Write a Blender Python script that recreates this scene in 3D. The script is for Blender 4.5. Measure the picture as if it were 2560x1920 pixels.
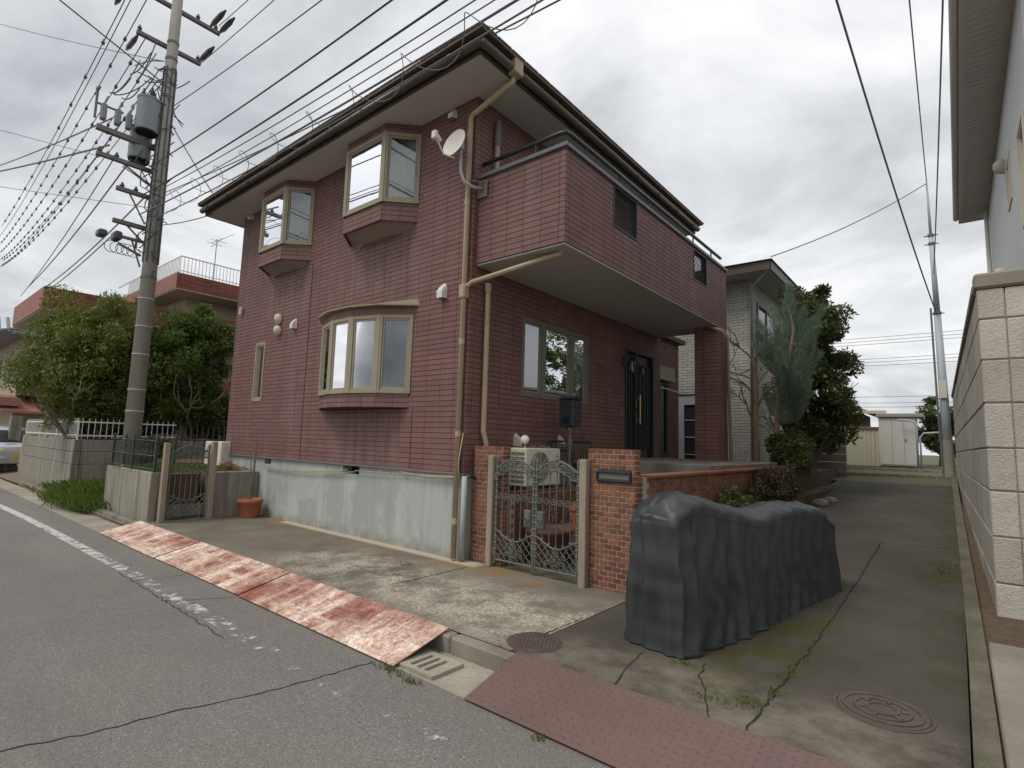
import bpy, math, random
from mathutils import Vector, Matrix
random.seed(7)
S = bpy.context.scene
for o in list(bpy.data.objects): bpy.data.objects.remove(o)
COL = S.collection
R = math.radians
# ------------------------------------------------------------------ camera
cam = bpy.data.cameras.new('camera'); camo = bpy.data.objects.new('camera', cam); COL.objects.link(camo)
cam.sensor_width = 36; cam.lens = 18.915; cam.clip_start = .05; cam.clip_end = 3000
right = Vector((0.77202834, 0.6348984, 0.02960163)); up = Vector((0.04524708, -0.10135598, 0.99382074)); fwd = Vector((-0.6339755, 0.76591839, 0.10697699))
mm = Matrix((right, up, -fwd)).transposed().to_4x4(); mm.translation = Vector((4.878, -4.975, 1.5))
camo.matrix_world = mm; S.camera = camo
# ------------------------------------------------------------------ world: overcast sky
w = bpy.data.worlds.new('World'); S.world = w; w.use_nodes = True
nt = w.node_tree; N = nt.nodes; L = nt.links; N.clear()
def nd(t, **k):
    n = N.new(t)
    for a, b in k.items(): setattr(n, a, b)
    return n
SUN_EL, SUN_AZ = R(58), R(206)      # azimuth measured from +Y clockwise
sky = nd('ShaderNodeTexSky', sky_type='NISHITA', sun_disc=False, sun_elevation=SUN_EL, sun_rotation=SUN_AZ, air_density=1.5, dust_density=3.0)
tc = nd('ShaderNodeTexCoord')
sep = nd('ShaderNodeSeparateXYZ'); L.new(tc.outputs['Generated'], sep.inputs[0])
zz = nd('ShaderNodeMath', operation='MAXIMUM'); L.new(sep.outputs[2], zz.inputs[0]); zz.inputs[1].default_value = 0
za = nd('ShaderNodeMath', operation='ADD'); L.new(zz.outputs[0], za.inputs[0]); za.inputs[1].default_value = .22
dx = nd('ShaderNodeMath', operation='DIVIDE'); L.new(sep.outputs[0], dx.inputs[0]); L.new(za.outputs[0], dx.inputs[1])
dy = nd('ShaderNodeMath', operation='DIVIDE'); L.new(sep.outputs[1], dy.inputs[0]); L.new(za.outputs[0], dy.inputs[1])
cmb = nd('ShaderNodeCombineXYZ'); L.new(dx.outputs[0], cmb.inputs[0]); L.new(dy.outputs[0], cmb.inputs[1]); cmb.inputs[2].default_value = 3.7
n1 = nd('ShaderNodeTexNoise'); n1.inputs['Scale'].default_value = 1.5; n1.inputs['Detail'].default_value = 8; n1.inputs['Roughness'].default_value = .55; n1.inputs['Distortion'].default_value = .5
L.new(cmb.outputs[0], n1.inputs['Vector'])
cr = nd('ShaderNodeValToRGB'); e = cr.color_ramp.elements
e[0].position = .32; e[0].color = (3.9, 4.1, 4.4, 1); e[1].position = .72; e[1].color = (9.2, 9.25, 9.3, 1)
m_ = e.new(.48); m_.color = (5.8, 5.95, 6.2, 1)
L.new(n1.outputs['Fac'], cr.inputs[0])
mx = nd('ShaderNodeMixRGB'); mx.inputs[0].default_value = .95; L.new(sky.outputs[0], mx.inputs[1]); L.new(cr.outputs[0], mx.inputs[2])
bg = nd('ShaderNodeBackground'); bg.inputs[1].default_value = .1; L.new(mx.outputs[0], bg.inputs[0])
wo = nd('ShaderNodeOutputWorld'); L.new(bg.outputs[0], wo.inputs[0])
# ------------------------------------------------------------------ sun (veiled)
sl = bpy.data.lights.new('sun', 'SUN'); sl.energy = 1.5; sl.angle = R(24); sl.color = (1, .955, .89)
so = bpy.data.objects.new('sun', sl); COL.objects.link(so)
sd = Vector((math.sin(SUN_AZ) * math.cos(SUN_EL), math.cos(SUN_AZ) * math.cos(SUN_EL), math.sin(SUN_EL)))
so.rotation_euler = sd.to_track_quat('Z', 'Y').to_euler(); so.location = (0, 0, 30)
S.view_settings.view_transform = 'Standard'; S.view_settings.look = 'None'; S.view_settings.gamma = 1; S.view_settings.exposure = .3
S.view_settings.use_curve_mapping = False

# ================================================================== materials
MATS = {}
def mat(name, col, rough=.7, col2=None, scale=3., amt=.5, fine=0, bump=0, bscale=60., metal=0, island=0, stretch=None, spec=.4, extra=None, sharp=.18):
    if name in MATS: return MATS[name]
    m = bpy.data.materials.new(name); m.use_nodes = True; MATS[name] = m
    T = m.node_tree; n = T.nodes; l = T.links; b = n['Principled BSDF']
    b.inputs['Roughness'].default_value = rough; b.inputs['Metallic'].default_value = metal; b.inputs['Specular IOR Level'].default_value = spec
    g = n.new('ShaderNodeNewGeometry'); pos = g.outputs['Position']
    if stretch:
        mp = n.new('ShaderNodeMapping'); mp.inputs['Scale'].default_value = stretch; l.new(pos, mp.inputs[0]); p2 = mp.outputs[0]
    else: p2 = pos
    cur = None
    rgb = n.new('ShaderNodeRGB'); rgb.outputs[0].default_value = (*col, 1); cur = rgb.outputs[0]
    def mixin(fac, c2, mode='MIX'):
        nonlocal cur
        x = n.new('ShaderNodeMixRGB'); x.blend_type = mode
        if isinstance(fac, (int, float)): x.inputs[0].default_value = fac
        else: l.new(fac, x.inputs[0])
        l.new(cur, x.inputs[1])
        if isinstance(c2, tuple): x.inputs[2].default_value = (*c2, 1)
        else: l.new(c2, x.inputs[2])
        cur = x.outputs[0]
    def noise(sc, det=5, ro=.6, vec=None, lo=.5 - .18, hi=.5 + .18):
        t = n.new('ShaderNodeTexNoise'); t.inputs['Scale'].default_value = sc; t.inputs['Detail'].default_value = det; t.inputs['Roughness'].default_value = ro
        l.new(vec or p2, t.inputs['Vector'])
        r = n.new('ShaderNodeMapRange'); r.inputs[1].default_value = lo; r.inputs[2].default_value = hi; l.new(t.outputs['Fac'], r.inputs[0])
        return r.outputs[0]
    def math_(op, a, b_):
        t = n.new('ShaderNodeMath'); t.operation = op
        for i, v in enumerate((a, b_)):
            if isinstance(v, (int, float)): t.inputs[i].default_value = v
            else: l.new(v, t.inputs[i])
        return t.outputs[0]
    if col2:
        f = noise(scale, lo=.5 - sharp, hi=.5 + sharp); mixin(math_('MULTIPLY', f, amt), col2)
    if island:
        hv = n.new('ShaderNodeHueSaturation')
        oi = n.new('ShaderNodeObjectInfo')
        s = math_('FRACT', math_('ADD', g.outputs['Random Per Island'], oi.outputs['Random']), 0)
        v = math_('ADD', math_('MULTIPLY', s, 2 * island), 1 - island); l.new(v, hv.inputs['Value']); l.new(cur, hv.inputs['Color']); cur = hv.outputs[0]
    if fine:
        f = noise(bscale, 3, .7, pos); v = math_('ADD', math_('MULTIPLY', f, fine), 1 - fine / 2)
        vm = n.new('ShaderNodeVectorMath'); vm.operation = 'SCALE'; l.new(cur, vm.inputs[0]); l.new(v, vm.inputs['Scale']); cur = vm.outputs[0]
    if extra: extra(dict(n=n, l=l, pos=pos, mixin=mixin, noise=noise, math=math_, b=b, g=g))
    l.new(cur, b.inputs['Base Color'])
    if bump:
        t = n.new('ShaderNodeTexNoise'); t.inputs['Scale'].default_value = bscale; t.inputs['Detail'].default_value = 4; l.new(pos, t.inputs['Vector'])
        bp = n.new('ShaderNodeBump'); bp.inputs['Strength'].default_value = bump; bp.inputs['Distance'].default_value = .01; l.new(t.outputs['Fac'], bp.inputs['Height']); l.new(bp.outputs[0], b.inputs['Normal'])
    return m
def box_mask(c, x0, x1, y0, y1, soft=.2):
    """soft world-space rectangle (a stain or patch with its own place)"""
    s = c['n'].new('ShaderNodeSeparateXYZ'); c['l'].new(c['pos'], s.inputs[0])
    def edge(v, a, sgn):
        r = c['n'].new('ShaderNodeMapRange'); r.interpolation_type = 'SMOOTHSTEP'
        r.inputs[1].default_value = a - soft * sgn; r.inputs[2].default_value = a + soft * sgn; c['l'].new(v, r.inputs[0]); return r.outputs[0]
    a = c['math']('MULTIPLY', edge(s.outputs[0], x0, 1), edge(s.outputs[0], x1, -1)); b = c['math']('MULTIPLY', edge(s.outputs[1], y0, 1), edge(s.outputs[1], y1, -1))
    return c['math']('MULTIPLY', a, b)
def xz_mask(c, x0, x1, z0, z1, soft=.25):
    s = c['n'].new('ShaderNodeSeparateXYZ'); c['l'].new(c['pos'], s.inputs[0])
    def edge(v, a, sgn):
        r = c['n'].new('ShaderNodeMapRange'); r.interpolation_type = 'SMOOTHSTEP'; r.inputs[1].default_value = a - soft * sgn; r.inputs[2].default_value = a + soft * sgn; c['l'].new(v, r.inputs[0]); return r.outputs[0]
    return c['math']('MULTIPLY', c['math']('MULTIPLY', edge(s.outputs[0], x0, 1), edge(s.outputs[0], x1, -1)), c['math']('MULTIPLY', edge(s.outputs[2], z0, 1), edge(s.outputs[2], z1, -1)))
def glass_mat(name, tint=(.82, .86, .86), ior=1.55, add=.06):
    m = bpy.data.materials.new(name); m.use_nodes = True; T = m.node_tree; n = T.nodes; l = T.links; n.clear()
    o = n.new('ShaderNodeOutputMaterial'); mx = n.new('ShaderNodeMixShader'); t = n.new('ShaderNodeBsdfTransparent'); g = n.new('ShaderNodeBsdfGlossy'); f = n.new('ShaderNodeFresnel')
    t.inputs[0].default_value = (*tint, 1); g.inputs['Roughness'].default_value = .015; g.inputs[0].default_value = (.95, .96, 1, 1); f.inputs[0].default_value = ior
    nz = n.new('ShaderNodeTexNoise'); nz.inputs['Scale'].default_value = 2.2; bp = n.new('ShaderNodeBump'); bp.inputs['Strength'].default_value = .015; bp.inputs['Distance'].default_value = .03
    l.new(nz.outputs[0], bp.inputs['Height']); l.new(bp.outputs[0], g.inputs['Normal'])
    ad = n.new('ShaderNodeMath'); ad.operation = 'ADD'; ad.inputs[1].default_value = add; ad.use_clamp = True; l.new(f.outputs[0], ad.inputs[0])
    l.new(ad.outputs[0], mx.inputs[0]); l.new(t.outputs[0], mx.inputs[1]); l.new(g.outputs[0], mx.inputs[2]); l.new(mx.outputs[0], o.inputs[0]); MATS[name] = m
    return m
def leaf_mat(name, a, b):
    m = mat(name, a, .5, b, 1.6, .9, island=.35, spec=.35)
    T = m.node_tree; n = T.nodes; l = T.links; p = n['Principled BSDF']; o = n['Material Output']
    tr = n.new('ShaderNodeBsdfTranslucent'); mx = n.new('ShaderNodeMixShader'); mx.inputs[0].default_value = .38
    l.new(p.inputs['Base Color'].links[0].from_socket, tr.inputs[0]); l.new(p.outputs[0], mx.inputs[1]); l.new(tr.outputs[0], mx.inputs[2]); l.new(mx.outputs[0], o.inputs[0])
    return m

def asphalt_extra(c):
    f = c['noise'](62, 3, .9, c['pos'], .56, .66); c['mixin'](c['math']('MULTIPLY', f, .75), (.46, .43, .39))
    f = c['noise'](80, 3, .9, c['pos'], .53, .63); c['mixin'](c['math']('MULTIPLY', f, .75), (.045, .042, .04))
    s = c['noise'](.55, 4, .6, c['pos'], .42, .75); c['mixin'](c['math']('MULTIPLY', s, .35), (.24, .215, .18))
    mp = c['n'].new('ShaderNodeMapping'); mp.inputs['Scale'].default_value = (.12, 1.6, 1); c['l'].new(c['pos'], mp.inputs[0]); tb = c['noise'](1., 4, .55, mp.outputs[0], .4, .66); c['mixin'](c['math']('MULTIPLY', tb, .3), (.11, .10, .09))
    s2 = c['noise'](.35, 5, .6, c['pos'], .52, .7); c['mixin'](c['math']('MULTIPLY', s2, .35), (.095, .088, .08))
def drive_extra(c):
    m = box_mask(c, -1.6, 2.75, -1.75, -.55, .45)
    f = c['noise'](1.7, 8, .75, c['pos'], .42, .56); g = c['noise'](30, 6, .85, c['pos'], .40, .58)
    c['mixin'](c['math']('MULTIPLY', c['math']('MULTIPLY', m, f), c['math']('MULTIPLY', g, .9)), (.60, .545, .44))
    m2 = box_mask(c, -5.6, 1.4, -.32, .1, .16); f2 = c['noise'](2.1, 5, .6, c['pos'], .42, .62)
    c['mixin'](c['math']('MULTIPLY', c['math']('MULTIPLY', m2, f2), .75), (.26, .15, .04))
    m3 = box_mask(c, -4.3, 0.35, -.14, .1, .05); c['mixin'](c['math']('MULTIPLY', m3, .75), (.52, .47, .38))
    f3 = c['noise'](90, 3, .8, c['pos'], .55, .72); c['mixin'](c['math']('MULTIPLY', f3, .3), (.3, .28, .24))
def alley_extra(c):
    for (x0, x1, y0, y1, s) in ((4.55, 5.0, 2.6, 12., .12), (4.62, 5.0, -.4, 1.6, .1), (3.55, 4.0, -.7, 1.4, .16), (2.5, 3.0, -.8, 6., .2), (3.4, 4.0, -1.5, .3, .25)):
        f = c['noise'](3.2, 6, .65, c['pos'], .44, .58); c['mixin'](c['math']('MULTIPLY', c['math']('MULTIPLY', box_mask(c, x0, x1, y0, y1, s), f), .85), (.05, .047, .008))
    m = box_mask(c, 2.5, 5.2, -2.1, -1.15, .25); f = c['noise'](2.2, 8, .75, c['pos'], .38, .66); c['mixin'](c['math']('MULTIPLY', c['math']('MULTIPLY', m, f), .55), (.30, .26, .195))
def rust_extra(c):
    def streak(sx, sy, rot, lo, hi, sc=1.0):
        mp = c['n'].new('ShaderNodeMapping'); mp.inputs['Scale'].default_value = (sx, sy, 1); mp.inputs['Rotation'].default_value = (0, 0, rot); c['l'].new(c['pos'], mp.inputs[0]); return c['noise'](sc, 7, .72, mp.outputs[0], lo, hi)
    a = streak(5, .9, .25, .40, .56); b = streak(1.1, 7, .1, .42, .58); d = c['noise'](.9, 5, .6, c['pos'], .34, .54); e = streak(4, 14, -.7, .5, .66)
    m = c['math']('MULTIPLY', c['math']('MAXIMUM', a, c['math']('MULTIPLY', b, .8)), d)
    c['mixin'](c['math']('MULTIPLY', m, .85), (.66, .39, .26))
    g = c['noise'](22, 5, .8, c['pos'], .36, .60); c['mixin'](c['math']('MULTIPLY', c['math']('MULTIPLY', c['math']('POWER', m, 1.3), g), 1.0), (.88, .82, .71))
    c['mixin'](c['math']('MULTIPLY', e, .35), (.11, .035, .024))
    h = c['noise'](13, 5, .75, c['pos'], .52, .66); c['mixin'](c['math']('MULTIPLY', h, .45), (.10, .034, .024))
def found_extra(c):
    def mpd(sx, sz, sc, lo, hi, det=6):
        mp = c['n'].new('ShaderNodeMapping'); mp.inputs['Scale'].default_value = (sx, sx, sz); c['l'].new(c['pos'], mp.inputs[0]); return c['noise'](sc, det, .6, mp.outputs[0], lo, hi)
    c['mixin'](c['math']('MULTIPLY', mpd(1.3, .8, 1.0, .485, .52, 4), .42), (.27, .29, .285))
    c['mixin'](c['math']('MULTIPLY', mpd(1.1, .7, 2.0, .56, .60, 4), .32), (.52, .53, .48))
    c['mixin'](c['math']('MULTIPLY', mpd(12, .5, 1.0, .5, .70), .4), (.24, .255, .25))
    c['mixin'](c['math']('MULTIPLY', mpd(14, .4, 1.0, .58, .75), .25), (.55, .54, .48))
    m = c['math']('MULTIPLY', xz_mask(c, -9, 9, -.5, .1, .1), mpd(3, 3, 1.5, .3, .6)); c['mixin'](c['math']('MULTIPLY', m, .7), (.20, .165, .11))
def grime(c, amt=.3, col=(.24, .185, .17)):
    mp = c['n'].new('ShaderNodeMapping'); mp.inputs['Scale'].default_value = (4, 4, .35); c['l'].new(c['pos'], mp.inputs[0])
    f = c['noise'](1.3, 5, .6, mp.outputs[0], .5, .72); c['mixin'](c['math']('MULTIPLY', f, amt), col)
def tile_extra(c):
    grime(c, .3)
    mp = c['n'].new('ShaderNodeMapping'); mp.inputs['Scale'].default_value = (9, 9, .6); c['l'].new(c['pos'], mp.inputs[0]); st = c['noise'](1.0, 5, .65, mp.outputs[0], .38, .66)
    for (x0, x1, z0, z1) in ((-3.1, -1.3, 1.0, 1.95), (-5.6, -4.1, 3.7, 4.7), (-2.8, -1.1, 3.75, 4.7), (-4.6, -4.3, 1.6, 3.5)):
        c['mixin'](c['math']('MULTIPLY', c['math']('MULTIPLY', xz_mask(c, x0, x1, z0, z1), st), .55), (.255, .19, .175))
    d = c['noise'](1.4, 6, .7, mp.outputs[0], .52, .74); c['mixin'](c['math']('MULTIPLY', d, .35), (.11, .055, .05))
def conc_streak(c):
    mp = c['n'].new('ShaderNodeMapping'); mp.inputs['Scale'].default_value = (6, 6, .45); c['l'].new(c['pos'], mp.inputs[0])
    f = c['noise'](1.2, 6, .65, mp.outputs[0], .46, .62); c['mixin'](c['math']('MULTIPLY', f, .6), (.12, .105, .085))
    f = c['noise'](1.9, 6, .65, mp.outputs[0], .55, .70); c['mixin'](c['math']('MULTIPLY', f, .6), (.52, .48, .39))

M = dict(
 asphalt=mat('asphalt', (.175, .162, .147), .85, (.215, .20, .182), .8, .7, bump=.9, bscale=95, extra=asphalt_extra),
 ground=mat('ground', (.11, .1, .07), .95, (.09, .1, .045), .4, .8, bump=.4, bscale=20),
 driveway=mat('driveway_concrete', (.115, .101, .075), .9, (.21, .188, .145), 1.4, .8, bump=.8, bscale=70, fine=.45, extra=drive_extra),
 alley=mat('alley_asphalt', (.05, .042, .033), .85, (.088, .075, .058), 1.2, .8, bump=.6, bscale=90, fine=.5, extra=alley_extra),
 kerb=mat('kerb_concrete', (.27, .245, .2), .9, (.12, .108, .085), 2.3, .85, bump=.6, bscale=70, fine=.3),
 gutter=mat('gutter_concrete', (.38, .345, .275), .9, (.2, .18, .14), 2.1, .8, bump=.5, bscale=60, fine=.3),
 rust=mat('rusty_plate', (.215, .064, .04), .65, (.28, .098, .058), 3, .7, bump=.25, bscale=40, stretch=(1.5, .75, 1), extra=rust_extra),
 brownplate=mat('brown_plate', (.135, .085, .077), .5, (.175, .10, .088), 1.6, .7, bump=.2, bscale=50, fine=.12),
 iron=mat('cast_iron_cover', (.095, .068, .058), .6, (.13, .1, .085), 8, .8, bump=.4, bscale=120, metal=.25),
 tile=mat('wall_tile', (.208, .102, .09), .6, (.162, .082, .075), 1.1, .8, island=.10, bump=.12, bscale=200, extra=tile_extra),
 joint=mat('wall_joint', (.07, .034, .031), .9),
 found=mat('foundation_paint', (.385, .41, .385), .8, (.43, .445, .415), 2.2, .7, bump=.25, bscale=45, extra=found_extra),
 trim=mat('grey_trim', (.17, .15, .13), .6),
 soffit=mat('soffit_board', (.50, .48, .445), .75, (.455, .44, .41), 1.4, .5),
 bsoffit=mat('balcony_soffit', (.43, .415, .39), .75, (.39, .375, .35), 1.1, .6),
 bronze=mat('bronze_gutter', (.075, .06, .045), .42, (.11, .09, .068), 2, .5, metal=.25, spec=.5),
 roofm=mat('roof_tile', (.12, .085, .075), .7, (.16, .12, .1), 4, .7, bump=.4, bscale=40),
 pipe=mat('beige_pipe', (.44, .355, .235), .5, (.34, .265, .17), 2.5, .7, spec=.4),
 pipegrey=mat('grey_pipe', (.33, .37, .38), .6, (.42, .45, .44), 3, .6),
 frame=mat('window_frame_beige', (.33, .285, .20), .45, (.27, .23, .16), 2, .6),
 framedk=mat('window_frame_dark', (.17, .155, .13), .45, (.2, .185, .16), 2, .5),
 black=mat('black_metal', (.022, .024, .028), .42, (.035, .037, .042), 3, .5, spec=.5),
 door=mat('door_leaf', (.02, .02, .023), .35, (.03, .03, .034), 2, .5),
 gold=mat('brass', (.55, .42, .16), .35, metal=.8),
 white=mat('white_plastic', (.72, .70, .62), .5, (.62, .59, .5), 5, .6),
 cream=mat('cream_enamel', (.62, .575, .46), .55, (.52, .47, .36), 3, .6),
 bayunder=mat('bay_underboard', (.24, .195, .165), .75),  # beige board, darkened in colour for the shadow below the bays
 mossy=mat('mossy_kerb', (.155, .138, .105), .92, (.075, .07, .035), 3., .85, bump=.7, bscale=50, fine=.35),
 dark=mat('dark_hole', (.012, .012, .012), .9),
 ginterior=mat('room_inside', (.10, .085, .07), .9),
 curtain=mat('lace_curtain', (.82, .78, .70), .9, (.72, .68, .61), 3, .5),
 curtaing=mat('green_curtain', (.22, .255, .24), .9, (.15, .18, .17), 3, .7),
 brick=mat('red_brick', (.175, .066, .04), .8, (.245, .105, .052), 3.3, .8, island=.33, bump=.35, bscale=130),
 mortar=mat('mortar', (.36, .31, .245), .9, (.46, .42, .35), 4, .6),
 post=mat('weathered_post', (.34, .28, .2), .7, (.24, .2, .15), 5, .8, stretch=(3, 3, .6), bump=.2, bscale=60),
 fence=mat('dark_fence_iron', (.045, .056, .054), .5, (.075, .09, .085), 9, .7, metal=.3),
 gate=mat('green_iron', (.115, .125, .108), .6, (.19, .195, .165), 9, .7, metal=.3, bump=.3, bscale=160),
 terracotta=mat('terracotta', (.40, .135, .062), .8, (.33, .11, .055), 3, .7, bump=.2, bscale=80),
 browpot=mat('brown_pot', (.13, .06, .04), .6, (.17, .085, .055), 3, .7),
 soil=mat('soil', (.075, .05, .03), 1., (.14, .1, .065), 14, .8, bump=.8, bscale=50),
 twig=mat('dry_twig', (.30, .19, .09), .9, (.19, .115, .055), 8, .8, island=.3),
 bark=mat('bark', (.15, .115, .085), .9, (.24, .19, .145), 6, .8, bump=.7, bscale=45),
 barkred=mat('pine_bark', (.17, .105, .072), .9, (.27, .19, .14), 5, .8, bump=.7, bscale=40),
 concrete=mat('streaked_concrete', (.285, .265, .215), .9, (.23, .21, .17), 1.5, .7, bump=.5, bscale=55, extra=conc_streak),
 block=mat('concrete_block', (.48, .445, .38), .92, (.39, .355, .3), 1.7, .8, bump=1., bscale=60, island=.13, fine=.18, extra=lambda c: (grime(c, .5, (.27, .235, .18)), c['mixin'](c['math']('MULTIPLY', c['noise'](7, 6, .75, c['pos'], .52, .7), .35), (.22, .19, .14)))),
 cap=mat('block_cap', (.27, .24, .195), .92, (.2, .18, .145), 2, .8, bump=.6, bscale=60, island=.1),
 polec=mat('pole_concrete', (.265, .25, .215), .85, (.32, .31, .275), 1.6, .8, bump=.15, bscale=80),
 steel=mat('galvanised', (.43, .47, .50), .65, (.36, .40, .43), 3, .6, metal=.1),
 armsteel=mat('arm_steel', (.19, .175, .16), .55, (.14, .13, .12), 4, .7, metal=.3),
 tank=mat('transformer_paint', (.25, .27, .285), .5, (.19, .205, .22), 3, .6),
 wire=mat('cable', (.085, .085, .092), .6),
 wireg=mat('cable_grey', (.16, .165, .175), .6),
 insul=mat('insulator', (.07, .075, .09), .35),
 cover=mat('cover_fabric', (.026, .029, .031), .5, (.044, .047, .047), 1.2, .7, bump=.12, bscale=160, spec=.5),
 ghtile=mat('pale_tile', (.46, .44, .39), .7, (.40, .385, .34), 1.5, .6, island=.1),
 ghjoint=mat('pale_joint', (.2, .19, .17), .9),
 stucco=mat('grey_stucco', (.68, .685, .69), .85, (.62, .625, .635), 1.1, .5, bump=.4, bscale=90),
 rsoffit=mat('grooved_soffit', (.60, .565, .52), .75, (.54, .51, .47), 2, .5),
 redtile=mat('red_brown_tile', (.25, .07, .04), .6, (.15, .055, .04), 2.4, .85, island=.25),
 pinktile=mat('pink_fascia', (.36, .17, .13), .7, (.29, .13, .1), 2, .7),
 rustroof=mat('rust_roof', (.22, .105, .065), .8, (.32, .19, .12), 3, .8),
 creamwall=mat('cream_sheet', (.56, .53, .385), .7, (.5, .47, .34), 2, .6, stretch=(4, 4, .5)),
 shed=mat('white_sheet', (.60, .575, .54), .55, (.54, .51, .47), 2, .6, stretch=(3, 3, .5)),
 carp=mat('silver_paint', (.55, .58, .62), .25, metal=.5, spec=.6),
 tyre=mat('tyre', (.02, .02, .02), .85),
 yellow=mat('yellow_plate', (.62, .45, .05), .5),
 lamp_r=mat('orange_lens', (.6, .16, .03), .25),
 paint=mat('road_paint', (.52, .51, .48), .85, (.22, .21, .2), 26, .9, sharp=.1),
 crack=mat('crack', (.02, .018, .016), 1.),
 rock=mat('pale_rock', (.32, .3, .26), .9, (.2, .18, .15), 6, .8, bump=.6, bscale=30),
 ironwork=mat('bronze_ironwork', (.34, .17, .08), .6, (.24, .12, .06), 6, .6, metal=.2),
 tan=mat('tan_wall', (.40, .345, .26), .85, (.34, .29, .22), 1.5, .6),
 kawara=mat('grey_roof_tile', (.20, .21, .22), .5, (.26, .27, .28), 3, .6),
 woodbrown=mat('brown_siding', (.13, .10, .075), .8, (.17, .13, .1), 4, .7),
)
M['leafL'] = leaf_mat('leaf_willow', (.22, .245, .048), (.10, .14, .03))
M['leafD'] = leaf_mat('leaf_dark', (.075, .125, .027), (.15, .195, .042))
M['leafP'] = leaf_mat('leaf_bluegreen', (.25, .33, .24), (.15, .215, .155))
M['leafG'] = leaf_mat('leaf_glossy', (.055, .085, .026), (.125, .145, .04))
M['grass'] = leaf_mat('grass_blade', (.14, .19, .035), (.075, .115, .022))
M['drygrass'] = leaf_mat('dry_grass', (.17, .18, .05), (.16, .13, .06))
M['leafB'] = leaf_mat('leaf_brown', (.07, .06, .03), (.11, .075, .045))
M['glass'] = glass_mat('window_glass')
M['glassdk'] = glass_mat('window_glass_side', (.55, .58, .57), 1.45, .03)

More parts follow.
